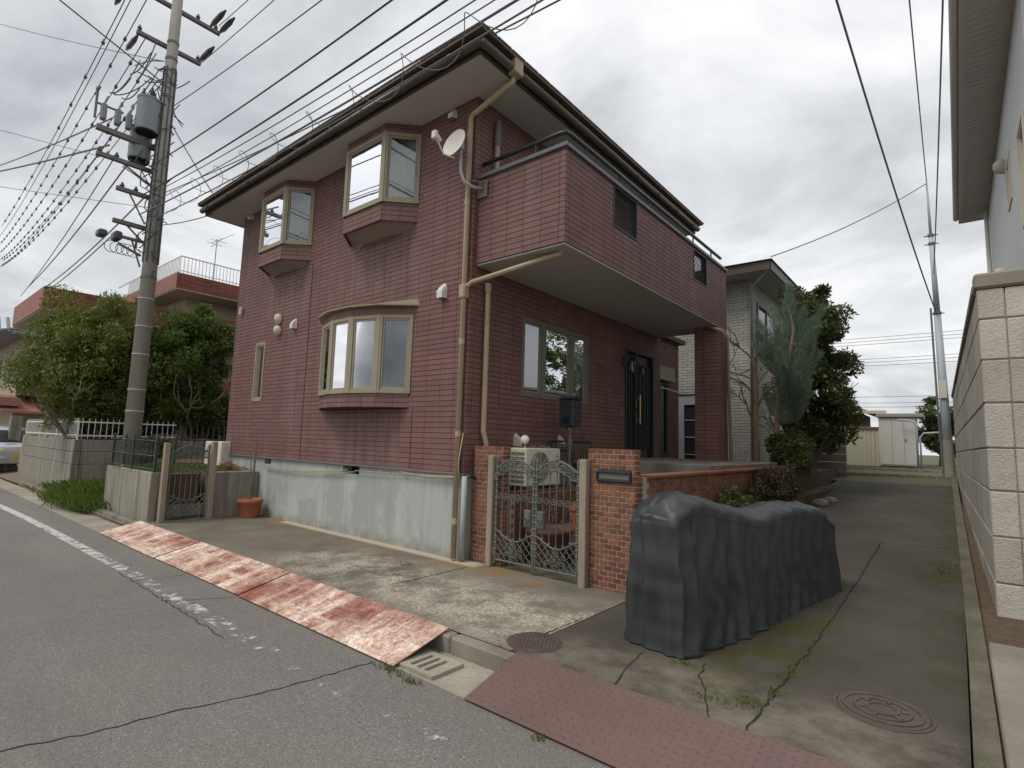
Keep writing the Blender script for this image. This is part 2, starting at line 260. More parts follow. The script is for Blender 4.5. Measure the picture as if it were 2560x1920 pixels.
# ================================================================== mesh helpers
class MB:
    def __init__(s): s.v = []; s.f = []
    def add(s, vs, fs):
        o = len(s.v); s.v += [tuple(p) for p in vs]; s.f += [tuple(i + o for i in f) for f in fs]; return s
    def box(s, a, b, Mx=None):
        x0, y0, z0 = a; x1, y1, z1 = b
        vs = [(x0, y0, z0), (x1, y0, z0), (x1, y1, z0), (x0, y1, z0), (x0, y0, z1), (x1, y0, z1), (x1, y1, z1), (x0, y1, z1)]
        if Mx is not None: vs = [Mx @ Vector(p) for p in vs]
        return s.add(vs, [(0, 3, 2, 1), (4, 5, 6, 7), (0, 1, 5, 4), (1, 2, 6, 5), (2, 3, 7, 6), (3, 0, 4, 7)])
    def bbox(s, a, b, c=.004, Mx=None):
        """box with chamfered edges on all sides (24 verts)"""
        x0, y0, z0 = a; x1, y1, z1 = b; vs = []; idx = {}
        X = (x0, x1); Y = (y0, y1); Z = (z0, z1); sg = (1, -1)
        for i in (0, 1):
            for j in (0, 1):
                for k in (0, 1):
                    P = (X[i], Y[j], Z[k]); D = (sg[i] * c, sg[j] * c, sg[k] * c)
                    for ax in range(3):
                        idx[i, j, k, ax] = len(vs); vs.append(tuple(P[t] + (0 if t == ax else D[t]) for t in range(3)))
        if Mx is not None: vs = [Mx @ Vector(p) for p in vs]
        I = idx; fs = []
        for ax in range(3):
            o1, o2 = [t for t in range(3) if t != ax]
            for side in (0, 1):
                q = []
                for (p, r) in ((0, 0), (1, 0), (1, 1), (0, 1)):
                    key = [0, 0, 0]; key[ax] = side; key[o1] = p; key[o2] = r; q.append(I[(*key, ax)])
                fs.append(tuple(q) if (side == 1) == (ax != 1) else tuple(reversed(q)))
        for ax in range(3):
            o1, o2 = [t for t in range(3) if t != ax]
            for p in (0, 1):
                for r in (0, 1):
                    k0 = [0, 0, 0]; k0[o1] = p; k0[o2] = r; k1 = list(k0); k1[ax] = 1
                    fs.append((I[(*k0, o1)], I[(*k1, o1)], I[(*k1, o2)], I[(*k0, o2)]))
        for i in (0, 1):
            for j in (0, 1):
                for k in (0, 1): fs.append((I[i, j, k, 0], I[i, j, k, 1], I[i, j, k, 2]))
        return s.add(vs, fs)
    def tube(s, pts, r, n=8, cap=True, twist=0):
        pts = [Vector(p) for p in pts]; rs = r if isinstance(r, (list, tuple)) else [r] * len(pts); vs = []; fs = []; prev = None
        for i, p in enumerate(pts):
            d = (pts[min(i + 1, len(pts) - 1)] - pts[max(i - 1, 0)])
            if d.length < 1e-9: d = Vector((0, 0, 1))
            d.normalize()
            if prev is None: a = d.orthogonal().normalized() if abs(d.z) < .99 else Vector((1, 0, 0))
            else: a = prev - d * prev.dot(d); a = a.normalized() if a.length > 1e-6 else d.orthogonal().normalized()
            prev = a; b = d.cross(a)
            for k in range(n):
                t = 2 * math.pi * k / n + twist * i; vs.append(p + (a * math.cos(t) + b * math.sin(t)) * rs[i])
        m = len(pts)
        for i in range(m - 1):
            for k in range(n): k2 = (k + 1) % n; fs.append((i * n + k, i * n + k2, (i + 1) * n + k2, (i + 1) * n + k))
        if cap: fs.append(tuple(reversed(range(n)))); fs.append(tuple((m - 1) * n + k for k in range(n)))
        return s.add(vs, fs)
    def lathe(s, c, prof, n=20, axis=None):
        c = Vector(c); vs = []; fs = []
        q = Vector(axis).to_track_quat('Z', 'Y') if axis else None
        for (r, z) in prof:
            for k in range(n):
                t = 2 * math.pi * k / n; p = Vector((r * math.cos(t), r * math.sin(t), z)); vs.append(c + (q @ p if q else p))
        for i in range(len(prof) - 1):
            for k in range(n): k2 = (k + 1) % n; fs.append((i * n + k, i * n + k2, (i + 1) * n + k2, (i + 1) * n + k))
        if prof[0][0] > 1e-4: fs.append(tuple(reversed(range(n))))
        if prof[-1][0] > 1e-4: fs.append(tuple((len(prof) - 1) * n + k for k in range(n)))
        return s.add(vs, fs)
    def prism(s, poly, z0, z1):
        n = len(poly); vs = [(x, y, z0) for x, y in poly] + [(x, y, z1) for x, y in poly]
        A = sum(poly[i][0] * poly[(i + 1) % n][1] - poly[(i + 1) % n][0] * poly[i][1] for i in range(n))
        fs = [tuple(reversed(range(n))), tuple(range(n, 2 * n))] + [(i, (i + 1) % n, n + (i + 1) % n, n + i) for i in range(n)]
        if A < 0: fs = [tuple(reversed(f)) for f in fs]
        return s.add(vs, fs)
    def quad(s, a, b, c, d): return s.add([a, b, c, d], [(0, 1, 2, 3)])
    def sheet(s, rows):
        m = len(rows[0]); vs = [p for r in rows for p in r]; fs = [(i * m + j, i * m + j + 1, (i + 1) * m + j + 1, (i + 1) * m + j) for i in range(len(rows) - 1) for j in range(m - 1)]
        return s.add(vs, fs)
    def mesh(s, name, smooth=False):
        me = bpy.data.meshes.new(name); me.from_pydata(s.v, [], s.f); me.update()
        if smooth: me.polygons.foreach_set('use_smooth', [True] * len(me.polygons))
        return me
W = {}
def link(name, me, m, parent=None, local=False, smooth=False):
    if isinstance(me, MB): me = me.mesh(name, smooth)
    if m is not None and not me.materials: me.materials.append(MATS[m] if isinstance(m, str) and m in MATS else (M[m] if isinstance(m, str) else m))
    o = bpy.data.objects.new(name, me); COL.objects.link(o); W[o.name] = Vector((0, 0, 0))
    if parent:
        o.parent = parent
        if not local: o.location = -W[parent.name]
    return o
part = link
def tag(o, label, cat, group=None):
    o['label'] = label; o['category'] = cat
    if group: o['group'] = group
    return o
def thing(name, label, cat, loc=(0, 0, 0), group=None, rotz=0):
    o = bpy.data.objects.new(name, None); COL.objects.link(o); o.location = loc; o.rotation_euler = (0, 0, rotz); o.empty_display_size = .2; W[o.name] = Vector(loc)
    return tag(o, label, cat, group)
def struct(name, me, m, smooth=False):
    o = link(name, me, m, smooth=smooth); o['kind'] = 'structure'; return o
def stuff(o): o['kind'] = 'stuff'; return o
def inst(name, me, parent, loc, local=False, rot=None):
    o = bpy.data.objects.new(name, me); COL.objects.link(o); o.parent = parent
    o.location = Vector(loc) - (Vector((0, 0, 0)) if local else W[parent.name])
    if rot: o.rotation_euler = rot
    W[o.name] = Vector(loc); return o
def sub(rects, h):
    out = []
    for (a, b, c, d) in rects:
        e, f, g, i = h
        if f <= a or e >= b or i <= c or g >= d: out.append((a, b, c, d)); continue
        if e > a: out.append((a, e, c, d))
        if f < b: out.append((f, b, c, d))
        m0, m1 = max(a, e), min(b, f)
        if g > c: out.append((m0, m1, c, g))
        if i < d: out.append((m0, m1, i, d))
    return out
def wall_boxes(mb, O, u, nrm, u0, u1, z0, z1, holes, t):
    """solid wall of thickness t behind the plane through O (u along, nrm outwards), with openings"""
    rects = [(u0, u1, z0, z1)]
    for h in holes: rects = sub(rects, h)
    O = Vector(O); u = Vector(u); nrm = Vector(nrm)
    Mx = Matrix((u, nrm, Vector((0, 0, 1)))).transposed().to_4x4(); Mx.translation = O
    for (a, b, c, d) in rects: mb.box((a, -t, c), (b, 0, d), Mx)
def tile_rects(u0, u1, z0, z1, holes, tw, th, gu=.0038, gz=.0058, uoff=0, zoff=0):
    out = []; k0 = math.floor((u0 - uoff) / tw); k1 = math.ceil((u1 - uoff) / tw); r0 = math.floor((z0 - zoff) / th); r1 = math.ceil((z1 - zoff) / th)
    for r in range(r0, r1):
        for k in range(k0, k1):
            a, b, c, d = max(u0, uoff + k * tw), min(u1, uoff + (k + 1) * tw), max(z0, zoff + r * th), min(z1, zoff + (r + 1) * th)
            if b - a < .015 or d - c < .015: continue
            rs = [(a + gu / 2, b - gu / 2, c + gz / 2, d - gz / 2)]
            for h in holes: rs = sub(rs, h)
            out += [q for q in rs if q[1] - q[0] > .008 and q[3] - q[2] > .008]
    return out
def tile_mesh(mb, O, u, nrm, rects, dep=.008, ch=.0012):
    O = Vector(O); u = Vector(u); n = Vector(nrm); z = Vector((0, 0, 1))
    for (a, b, c, d) in rects:
        vs = [O + u * p + z * q for p, q in ((a, c), (b, c), (b, d), (a, d))] + [O + u * p + z * q + n * dep for p, q in ((a + ch, c + ch), (b - ch, c + ch), (b - ch, d - ch), (a + ch, d - ch))]
        fs = [(4, 5, 6, 7), (0, 1, 5, 4), (1, 2, 6, 5), (2, 3, 7, 6), (3, 0, 4, 7)]
        if u.cross(z).dot(n) < 0: fs = [tuple(reversed(f)) for f in fs]
        mb.add(vs, fs)
TW, TH = .2695, .0717
def clad(parent, name, O, u, nrm, u0, u1, z0, z1, holes=(), uoff=0, zoff=1.09, m='tile'):
    mb = MB(); tile_mesh(mb, O, u, nrm, tile_rects(u0, u1, z0, z1, holes, TW, TH, uoff=uoff, zoff=zoff))
    return stuff(part(name, mb, m, parent))
def arc(c, r, a0, a1, n=10, ax=(1, 0, 0), ay=(0, 0, 1)):
    c = Vector(c); ax = Vector(ax); ay = Vector(ay)
    return [c + ax * (r * math.cos(R(a0 + (a1 - a0) * i / n))) + ay * (r * math.sin(R(a0 + (a1 - a0) * i / n))) for i in range(n + 1)]
def spiral(c, r, turns, a0, sgn=1, n=16):
    return [(c[0] + r * (1 - .8 * i / n) * math.cos(a0 + sgn * turns * 2 * math.pi * i / n), c[1], c[2] + r * (1 - .8 * i / n) * math.sin(a0 + sgn * turns * 2 * math.pi * i / n)) for i in range(n + 1)]

# ================================================================== ground
g = MB().box((-400, -400, -.6), (400, 400, -.2)); struct('ground', g, 'ground')
mb = MB()
for x0, x1 in ((-160, -20), (-20, 12), (12, 160)): mb.quad((x0, -14, -.12), (x1, -14, -.12), (x1, -2.36, -.12), (x0, -2.36, -.12))
road = struct('road', mb, 'asphalt')
mb = MB(); mb.quad((-160, -2.36, -.124), (160, -2.36, -.124), (160, -1.90, -.128), (-160, -1.90, -.128)); struct('gutter', mb, 'gutter')
kb = struct('kerb', MB().box((-15.6, -1.90, -.25), (7.8, -1.81, -.03)), 'kerb')
ks = MB().bbox((-.296, -.0575, -.1), (.296, .0575, .098), .014).mesh('kerb_stone'); ks.materials.append(M['kerb'])
for i in range(-26, 13): inst('kerb_stone', ks, kb, (i * .6 + .3, -1.8575 + random.uniform(-.003, .003), -.1 + random.uniform(-.003, .002)))
# driveway slabs (cut by joints)
mb = MB()
for (x0, x1) in ((-5.62, -2.6), (-2.594, .3), (.306, 2.33)):
    mb.sheet([[(x0 + (x1 - x0) * i / 6, -1.805 + 2.065 * j / 6, 0) for i in range(7)] for j in range(7)])
struct('driveway', mb, 'driveway')
def alley_z(y):
    if y < 0: return 0.
    if y < 14: return .88 * (y / 14) ** 1.15
    return .88 + (y - 14) * .018
ys = [-1.805, -1, 0, 1, 2, 3, 4.5, 6, 8, 10, 12, 14, 16, 18, 20, 23, 30, 45]
mb = MB()
mb.sheet([[(x, y, alley_z(y) + .004 * math.sin(x * 2 + y)) for x in (2.336, 2.8, 3.3, 3.8, 4.3, 4.86)] for y in ys if y <= 13.2 or y < 13]); struct('alley', mb, 'alley')
mb = MB(); mb.sheet([[(x, y, alley_z(y) - .01) for x in (-9, 1.5, 3, 4.5, 9)] for y in ys if y >= 12]); struct('back_yard', mb, 'ground')
# dirt verge on the left, in front of the long wall
mb = MB(); mb.sheet([[(x, y, -.06 + .06 * (y + 1.95) / .5 + .015 * math.sin(x * 3.1 + y * 5)) for x in [-40 + i * 1.72 for i in range(21)]] for y in (-1.95, -1.7, -1.4, -.5, 1.5)])
struct('verge', mb, mat('verge_dirt', (.21, .165, .115), .95, (.15, .13, .09), 2, .8, bump=.5, bscale=60, fine=.3))
mb = MB().box((-60, -.9, -.3), (-12.1, 40, .05)).box((-12.09, .1, -.3), (-7.0, 40, .78)); struct('garden_ground', mb, 'soil')
# right of the alley: kerb, dark soil strip, pale paving
mb = MB()
for i in range(8):
    y0 = -1.8 + i * 2.0; z = alley_z(max(0, y0)); z2_ = alley_z(max(0, y0 + 2)); sx = min(0, -.0125 * (y0 - 1)); sx2 = min(0, -.0125 * (y0 + 1))
    a = [(4.86 + sx, y0, z - .2), (4.985 + sx, y0, z - .2), (4.985 + sx2, y0 + 1.994, z2_ - .2), (4.86 + sx2, y0 + 1.994, z2_ - .2)]
    b_ = [(p[0] + (.012 if k in (0, 3) else -.008), p[1], p[2] + .265) for k, p in enumerate(a)]
    mb.add(a + b_, [(4, 5, 6, 7), (0, 1, 5, 4), (1, 2, 6, 5), (2, 3, 7, 6), (3, 0, 4, 7)])
struct('alley_kerb', mb, 'mossy')
mb = MB(); mb.sheet([[(x, y, alley_z(y) + .02) for x in (4.9, 5.2, 5.6)] for y in ys if y < 14]); struct('soil_strip', mb, 'soil')
pv = MB().bbox((4.99, -1.84, -.2), (8.5, 1.62, .055), .01); struct('pavement', pv, mat('paving', (.28, .25, .20), .9, (.16, .142, .112), 1.3, .8, bump=.5, bscale=60, fine=.2))

def strip(name, pts, wd, z, m, jit=.0, parent=None):
    mb = MB(); P = []
    for i in range(len(pts) - 1):
        a, b = Vector(pts[i]), Vector(pts[i + 1]); n = max(2, int((b - a).length / .05))
        for k in range(n): P.append(a.lerp(b, k / n))
    P.append(Vector(pts[-1])); rows = []
    for i, p in enumerate(P):
        d = (P[min(i + 1, len(P) - 1)] - P[max(i - 1, 0)]).normalized(); nn = Vector((-d.y, d.x)); o = nn * random.uniform(-jit, jit); h = wd * (.5 + .5 * random.random()) / 2
        zz_ = z(p.y) if callable(z) else z
        rows.append([(p.x + o.x - nn.x * h, p.y + o.y - nn.y * h, zz_), (p.x + o.x + nn.x * h, p.y + o.y + nn.y * h, zz_)])
    mb.sheet(rows); return part(name, mb, m, parent)
strip('crack', [(1.0, -4.6), (1.207, -4.05), (1.296, -3.6), (1.444, -3.08), (1.53, -2.42)], .013, -.117, 'crack', .012, road)
strip('crack', [(.3, -2.95), (-.4, -2.93), (-1.2, -2.92), (-2.6, -2.9)], .010, -.117, 'crack', .014, road)
strip('crack', [(-.75, -2.42), (-.95, -2.75), (-1.1, -2.95)], .01, -.117, 'crack', .01, road)
strip('crack', [(-2.0, -2.42), (-2.1, -2.95)], .009, -.117, 'crack', .01, road)
dv = [o for o in COL.objects if o.name == 'driveway'][0]
al = [o for o in COL.objects if o.name == 'alley'][0]
strip('crack', [(2.31, -.80), (2.30, -1.3), (2.32, -1.84)], .010, .004, 'crack', .008, dv)
strip('crack', [(.3, -.2), (.32, -1.0), (.3, -1.3)], .012, .004, 'crack', .006, dv)
strip('crack', [(3.04, -1.18), (3.1, -1.6), (3.16, -1.84)], .010, .006, 'crack', .008, al)
strip('crack', [(3.45, -1.05), (3.5, -1.3), (3.62, -1.5), (3.75, -1.84)], .009, .006, 'crack', .012, al)
strip('crack', [(2.9, 4.4), (3.6, 4.5), (4.2, 4.45), (4.85, 4.5)], .016, lambda y: alley_z(y) + .008, 'crack', .012, al)
strip('crack', [(3.98, 4.4), (3.97, 2.2), (3.95, .2), (3.93, -1.84)], .012, lambda y: alley_z(y) + .008, 'crack', .012, al)
# worn white edge line: ragged flakes of paint
def line_y(x): return -2.82 - .012 * math.sin(x) + (-.012 * (x + 5) if x < -5 else 0) * -1.6
lm = bpy.data.materials.new('worn_road_paint'); lm.use_nodes = True; T_ = lm.node_tree; n_ = T_.nodes; l_ = T_.links
pr = n_['Principled BSDF']; pr.inputs['Base Color'].default_value = (.5, .49, .46, 1); pr.inputs['Roughness'].default_value = .85
ge = n_.new('ShaderNodeNewGeometry'); sx_ = n_.new('ShaderNodeSeparateXYZ'); l_.new(ge.outputs['Position'], sx_.inputs[0])
wr = n_.new('ShaderNodeMapRange'); wr.inputs[1].default_value = -8; wr.inputs[2].default_value = 2.2; wr.inputs[3].default_value = .40; wr.inputs[4].default_value = .585; l_.new(sx_.outputs[0], wr.inputs[0])
na = n_.new('ShaderNodeTexNoise'); na.inputs['Scale'].default_value = 7; na.inputs['Detail'].default_value = 9; na.inputs['Roughness'].default_value = .78; l_.new(ge.outputs['Position'], na.inputs['Vector'])
su = n_.new('ShaderNodeMath'); su.operation = 'SUBTRACT'; l_.new(na.outputs['Fac'], su.inputs[0]); l_.new(wr.outputs[0], su.inputs[1])
sm = n_.new('ShaderNodeMapRange'); sm.inputs[1].default_value = -.02; sm.inputs[2].default_value = .05; l_.new(su.outputs[0], sm.inputs[0])
tp = n_.new('ShaderNodeBsdfTransparent'); ms = n_.new('ShaderNodeMixShader'); l_.new(sm.outputs[0], ms.inputs[0]); l_.new(tp.outputs[0], ms.inputs[1]); l_.new(pr.outputs[0], ms.inputs[2]); l_.new(ms.outputs[0], n_['Material Output'].inputs[0])
mb = MB().sheet([[(x_, line_y(x_) + d_, -.1165) for d_ in (-.065, 0, .065)] for x_ in [-40 + .25 * i for i in range(181)]])
part('edge_line', mb, lm, road)

# ---------------------------------------------------------------- steel ramp plates, grate, manholes
def chequer(x0, x1, pl, dia_m, label, rot=0):
    t = thing('ramp_plate', label, 'ramp', ((x0 + x1) / 2, -2.1, -.11), 'steel ramp plates along the kerb')
    ya, za_, yb, zb_ = -2.385, -.110, -1.845, .024
    U = Vector((1, 0, 0)); V = Vector((0, yb - ya, zb_ - za_)); lv = V.length; V.normalize(); Nn = U.cross(V).normalized()
    O = Vector((x0, ya, za_)); Mx = Matrix((U, V, Nn)).transposed().to_4x4(); Mx.translation = O
    if rot: Mx = Matrix.Translation(O) @ Matrix.Rotation(rot, 4, 'Z') @ Matrix.Translation(-O) @ Mx
    part('plate', MB().bbox((0, 0, 0), (x1 - x0, lv, .009), .002, Mx), pl, t)
    mb = MB(); d = .05; i = 0
    yv = d * .6
    while yv < lv - d * .4:
        xv = d * .6; j = 0
        while xv < x1 - x0 - d * .4:
            a = R(45 if (i + j) % 2 else -45); c, s_ = math.cos(a), math.sin(a); h, wdt = .021, .0062
            P = [(xv + c * h, yv + s_ * h), (xv - s_ * wdt, yv + c * wdt), (xv - c * h, yv - s_ * h), (xv + s_ * wdt, yv - c * wdt)]
            mb.add([Mx @ Vector((p[0], p[1], .0088)) for p in P] + [Mx @ Vector((xv, yv, .0155))], [(0, 1, 4), (1, 2, 4), (2, 3, 4), (3, 0, 4)])
            xv += d; j += 1
        yv += d; i += 1
    stuff(part('tread_pattern', mb, dia_m, t)); return t
chequer(-5.56, -3.13, 'rust', 'rust', 'rusty chequered steel ramp plate at the foot of the side gate wall', -.006)
chequer(-3.09, -.76, 'rust', 'rust', 'rusty chequered steel ramp plate between the two other rusty plates', .004)
chequer(-.72, 1.72, 'rust', 'rust', 'longest rusty flaking ramp plate, ending at the drain grate', 0)
chequer(2.42, 5.4, 'brownplate', 'brownplate', 'dull brown chequered steel ramp plate at the alley mouth', 0)
t = thing('drain_grate', 'pale concrete drain grate with three slots in the gutter', 'drain', (1.9, -2.15, -.12))
mb = MB()
rects = [(1.70, 2.06, -2.33, -2.02)]
for k in range(3): rects = sub(rects, (1.775 + k * .075, 1.815 + k * .075, -2.285, -2.07))
for (a, b, c, d) in rects: mb.box((a, c, -.16), (b, d, -.098))
part('grate_slab', mb, 'gutter', t); part('drain_pit', MB().box((1.69, -2.34, -.19), (2.07, -2.01, -.1605)), 'dark', t)
def manhole(name, x, y, z, r, label, m='iron', bolts=True, tilt=0):
    t = thing(name, label, 'manhole', (x, y, z))
    part('rim', MB().lathe((x, y, z), [(r * 1.06, -.03), (r * 1.06, .003), (r * .985, .005), (r * .985, -.03)], 40), m, t)
    mb = MB().lathe((x, y, z), [(r * .97, -.03), (r * .97, .006), (r * .95, .008)], 40); part('lid', mb, m, t)
    mb = MB()
    if bolts:
        k = 0; s_ = r / 6.2
        for i in range(-6, 7):
            for j in range(-6, 7):
                px, py_ = (i + .5 * (j % 2)) * s_, j * s_ * .87
                if .18 * r < math.hypot(px, py_) < r * .86: mb.lathe((x + px, y + py_, z), [(s_ * .36, .007), (s_ * .3, .013), (.0001, .0135)], 7)
        mb.box((x - .025, y - .025, z + .007), (x + .025, y + .025, z + .012))
    else:
        for q in (.86, .62, .36): mb.lathe((x, y, z), [(r * q, .007), (r * q, .014), (r * (q - .07), .014), (r * (q - .07), .007)], 40)
        for a in range(6):
            c, s_ = math.cos(a * math.pi / 3 + .3), math.sin(a * math.pi / 3 + .3); mb.tube([(x + c * r * .4, y + s_ * r * .4, z + .009), (x + c * r * .58, y + s_ * r * .58, z + .009)], .012, 6)
    stuff(part('raised_pattern', mb, m, t)); return t
manhole('manhole_cover', 2.34, -1.55, 0, .20, 'round brown iron manhole cover with raised studs on the driveway')
manhole('manhole_cover', 4.47, -1.0, .004, .235, 'round iron manhole cover with concentric rings at the alley mouth', 'iron', False)
manhole('manhole_cover', -.35, -.62, 0, .12, 'small grey inspection cover near the downpipe foot', 'driveway', False)
manhole('manhole_cover', .02, -1.02, 0, .06, 'tiny round cover in the middle of the driveway', 'driveway', False)

# ================================================================== the red-brown house
H = thing('house', 'two-storey house clad in maroon tile with bay windows and a corner balcony', 'house', (-3.5, 3, 0))
ZS, ZT = 1.09, 6.2
bow_r, bow_n = -1.12, 5
angs = [R(a) for a in (-34, -17, 0, 17, 34)]; bw = .508
tot = sum(bw * math.cos(a) for a in angs); px_, py__ = bow_r - tot, 0.; BOW = [(px_, py__)]
for a in angs: px_ += bw * math.cos(a); py__ += bw * math.sin(a); BOW.append((px_, py__))
BAY1 = [(-5.71, 0), (-5.34, -.37), (-4.47, -.37), (-4.10, 0)]
BAY2 = [(-2.87, 0), (-2.49, -.38), (-1.52, -.38), (-1.14, 0)]
fholes = [(BOW[0][0] + .05, bow_r - .05, 2.14, 3.29), (-5.66, -4.15, 4.97, 6.06), (-2.82, -1.19, 4.97, 6.06), (-5.963, -5.565, 2.146, 3.322)]
skinholes = [(BOW[0][0], bow_r, 1.93, 3.45), (-5.71, -4.10, 4.68, 6.2), (-2.87, -1.14, 4.72, 6.2), (-5.97, -5.558, 2.14, 3.328)]
sholes = [(1.12, 2.955, 2.17, 3.345), (4.31, 5.54, 1.27, 3.37), (1.95, 3.7, 3.9, 5.75)]
# foundation with a ventilation gap
mb = MB()
for a, b, c, d in sub(sub([(-7, 0, -.3, 1.06)], (-2.71, -2.26, .925, 1.06)), (-5.30, -5.05, .95, 1.06)): mb.box((a, .02, c), (b, .2, d))
mb.box((-.18, .2, -.3), (-.005, 5.9, 1.06)); mb.box((-7, .2, -.3), (-6.85, 5.9, 1.06)); part('foundation', mb, 'found', H)
part('foundation_vent', MB().box((-2.73, .19, .9), (-2.24, .22, 1.07)), 'dark', H); part('foundation_vent', MB().box((-5.32, .19, .93), (-5.03, .22, 1.07)), 'dark', H)
mb = MB().bbox((-7.02, -.025, 1.055), (.02, .04, 1.088), .004).bbox((-.02, .04, 1.055), (.02, 5.9, 1.088), .004); part('base_trim', mb, 'trim', H); part('side_cable_duct', MB().tube([(.03, .0, 1.04), (.09, .03, 1.05), (.1, .11, 1.03)], .022, 8), 'black', H)
# walls
fw = MB(); wall_boxes(fw, (0, 0, 0), (1, 0, 0), (0, -1, 0), -7, 0, ZS, ZT, fholes, .12); fwall = part('front_wall', fw, 'joint', H)
sw = MB(); wall_boxes(sw, (0, 0, 0), (0, 1, 0), (1, 0, 0), .121, 5.9, ZS, ZT, sholes, .12); swall = part('side_wall', sw, 'joint', H)
part('rear_wall', MB().box((-7, .121, ZS), (-6.88, 5.9, ZT)).box((-6.88, 5.78, ZS), (-.121, 5.9, ZT)), 'joint', H)
part('inner_floor', MB().box((-6.87, .13, 1.1), (-.13, 5.77, 1.3)).box((-6.87, .13, 3.75), (-.13, 5.77, 3.9)).box((-6.87, 2.9, 1.3), (-.13, 2.95, 3.75)).box((-6.87, 2.9, 3.9), (-.13, 2.95, 6.2)), 'ginterior', H)
clad(fwall, 'tile_courses', (0, 0, 0), (1, 0, 0), (0, -1, 0), -7.0, 0.012, ZS, ZT, skinholes, uoff=-.235)
clad(swall, 'tile_courses', (0, 0, 0), (0, 1, 0), (1, 0, 0), -.012, 5.9, ZS, ZT, sholes, uoff=.09)
clad(H, 'tile_courses', (-7, 0, 0), (0, 1, 0), (-1, 0, 0), 0, 5.9, ZS, ZT, [], uoff=.09)
for x_ in (-1.047, -3.99): part('sealant_joint', MB().box((x_ - .006, -.0125, ZS), (x_ + .006, -.001, 1.93 if x_ > -2 else 4.6)), 'joint', fwall)
# wing behind
mb = MB(); wall_boxes(mb, (-.22, 0, 0), (0, 1, 0), (1, 0, 0), 5.9, 7.42, .9, 3.95, [(5.95, 6.75, 1.35, 2.95)], .12)
mb.box((-5, 7.3, .9), (-.34, 7.42, 3.95)); wing = part('rear_wing', mb, 'joint', H)
clad(wing, 'tile_courses', (-.22, 0, 0), (0, 1, 0), (1, 0, 0), 5.9, 7.42, .95, 3.95, [(5.95, 6.75, 1.35, 3.28)], uoff=.09)
part('wing_roof', MB().box((-5, 5.9, 3.95), (-.1, 7.6, 4.05)), 'roofm', H)
mb = MB().bbox((-.22, 5.97, 3.02), (-.06, 6.85, 3.27), .006).bbox((-.2, 5.97, 2.96), (-.05, 6.86, 3.03), .004); part('shutter_box', mb, 'frame', H)
mb = MB()
for a in (5.96, 6.33, 6.70): mb.box((-.25, a, 1.35), (-.19, a + .045, 2.95))
mb.box((-.25, 5.95, 2.88), (-.188, 6.75, 2.95)); mb.box((-.25, 5.95, 1.3), (-.188, 6.75, 1.36)); ww = part('window', mb, 'black', H); part('glass_pane', MB().box((-.235, 6.0, 1.36), (-.228, 6.7, 2.88)), 'glass', ww)
part('awning_rail', MB().tube([(-.12, 5.97, 2.78), (.05, 6.05, 2.75), (.05, 6.95, 2.72)], .012), 'white', H)

# ---- generic framed facet
def facet(parent, A, B, z0, z1, fm, gm, fw_=.055, dep=.06, mull=(), name='window_frame'):
    A = Vector((A[0], A[1], 0)); B = Vector((B[0], B[1], 0)); u = (B - A); ln = u.length; u.normalize(); nrm = Vector((u.y, -u.x, 0))
    Mx = Matrix((u, nrm, Vector((0, 0, 1)))).transposed().to_4x4(); Mx.translation = A
    mb = MB(); d0, d1 = -dep * .6, dep * .4
    mb.bbox((.002, d0, z0), (fw_, d1, z1), .004, Mx); mb.bbox((ln - fw_, d0, z0), (ln - .002, d1, z1), .004, Mx)
    mb.bbox((fw_ + .001, d0, z0), (ln - fw_ - .001, d1 - .003, z0 + fw_ * 1.1), .004, Mx); mb.bbox((fw_ + .001, d0, z1 - fw_), (ln - fw_ - .001, d1 - .003, z1), .004, Mx)
    # inner sash
    s_ = .028
    q = [(fw_ + .002, fw_ + s_, z0 + fw_ * 1.1, z1 - fw_), (ln - fw_ - s_, ln - fw_ - .002, z0 + fw_ * 1.1, z1 - fw_), (fw_ + s_ + .001, ln - fw_ - s_ - .001, z0 + fw_ * 1.1, z0 + fw_ * 1.1 + s_), (fw_ + s_ + .001, ln - fw_ - s_ - .001, z1 - fw_ - s_, z1 - fw_ - .001)]
    for a, b, c, d in q: mb.bbox((a, d0, c), (b, d1 - .015, d), .003, Mx)
    for m_ in mull: mb.bbox((ln * m_ - fw_ / 2, d0 + .004, z0 + fw_), (ln * m_ + fw_ / 2, d1 - .005, z1 - fw_), .004, Mx)
    f = part(name, mb, fm, parent)
    part('glass_pane', MB().box((fw_ + .01, -.012, z0 + fw_), (ln - fw_ - .01, -.006, z1 - fw_), Mx), gm, f)
    return f
def curtain(parent, a, b, z0, z1, m, amp=.018, wl=.085, split=None):
    a = Vector(a); b = Vector(b); d = b - a; ln = d.length; u = d.normalized(); nn = Vector((u.y, -u.x, 0)); k = int(ln / wl * 6); rows = [[], []]
    for i in range(k + 1):
        s_ = ln * i / k
        if split and split[0] < s_ < split[1]:
            continue
        o = nn * (amp * math.sin(2 * math.pi * s_ / wl + .7 * math.sin(s_ * 9))); p = a + u * s_
        rows[0].append(tuple(p + o * 1.2 + Vector((0, 0, z0)))); rows[1].append(tuple(p + o * .7 + Vector((0, 0, z1))))
    return part('curtain', MB().sheet(rows), m, parent, smooth=True)
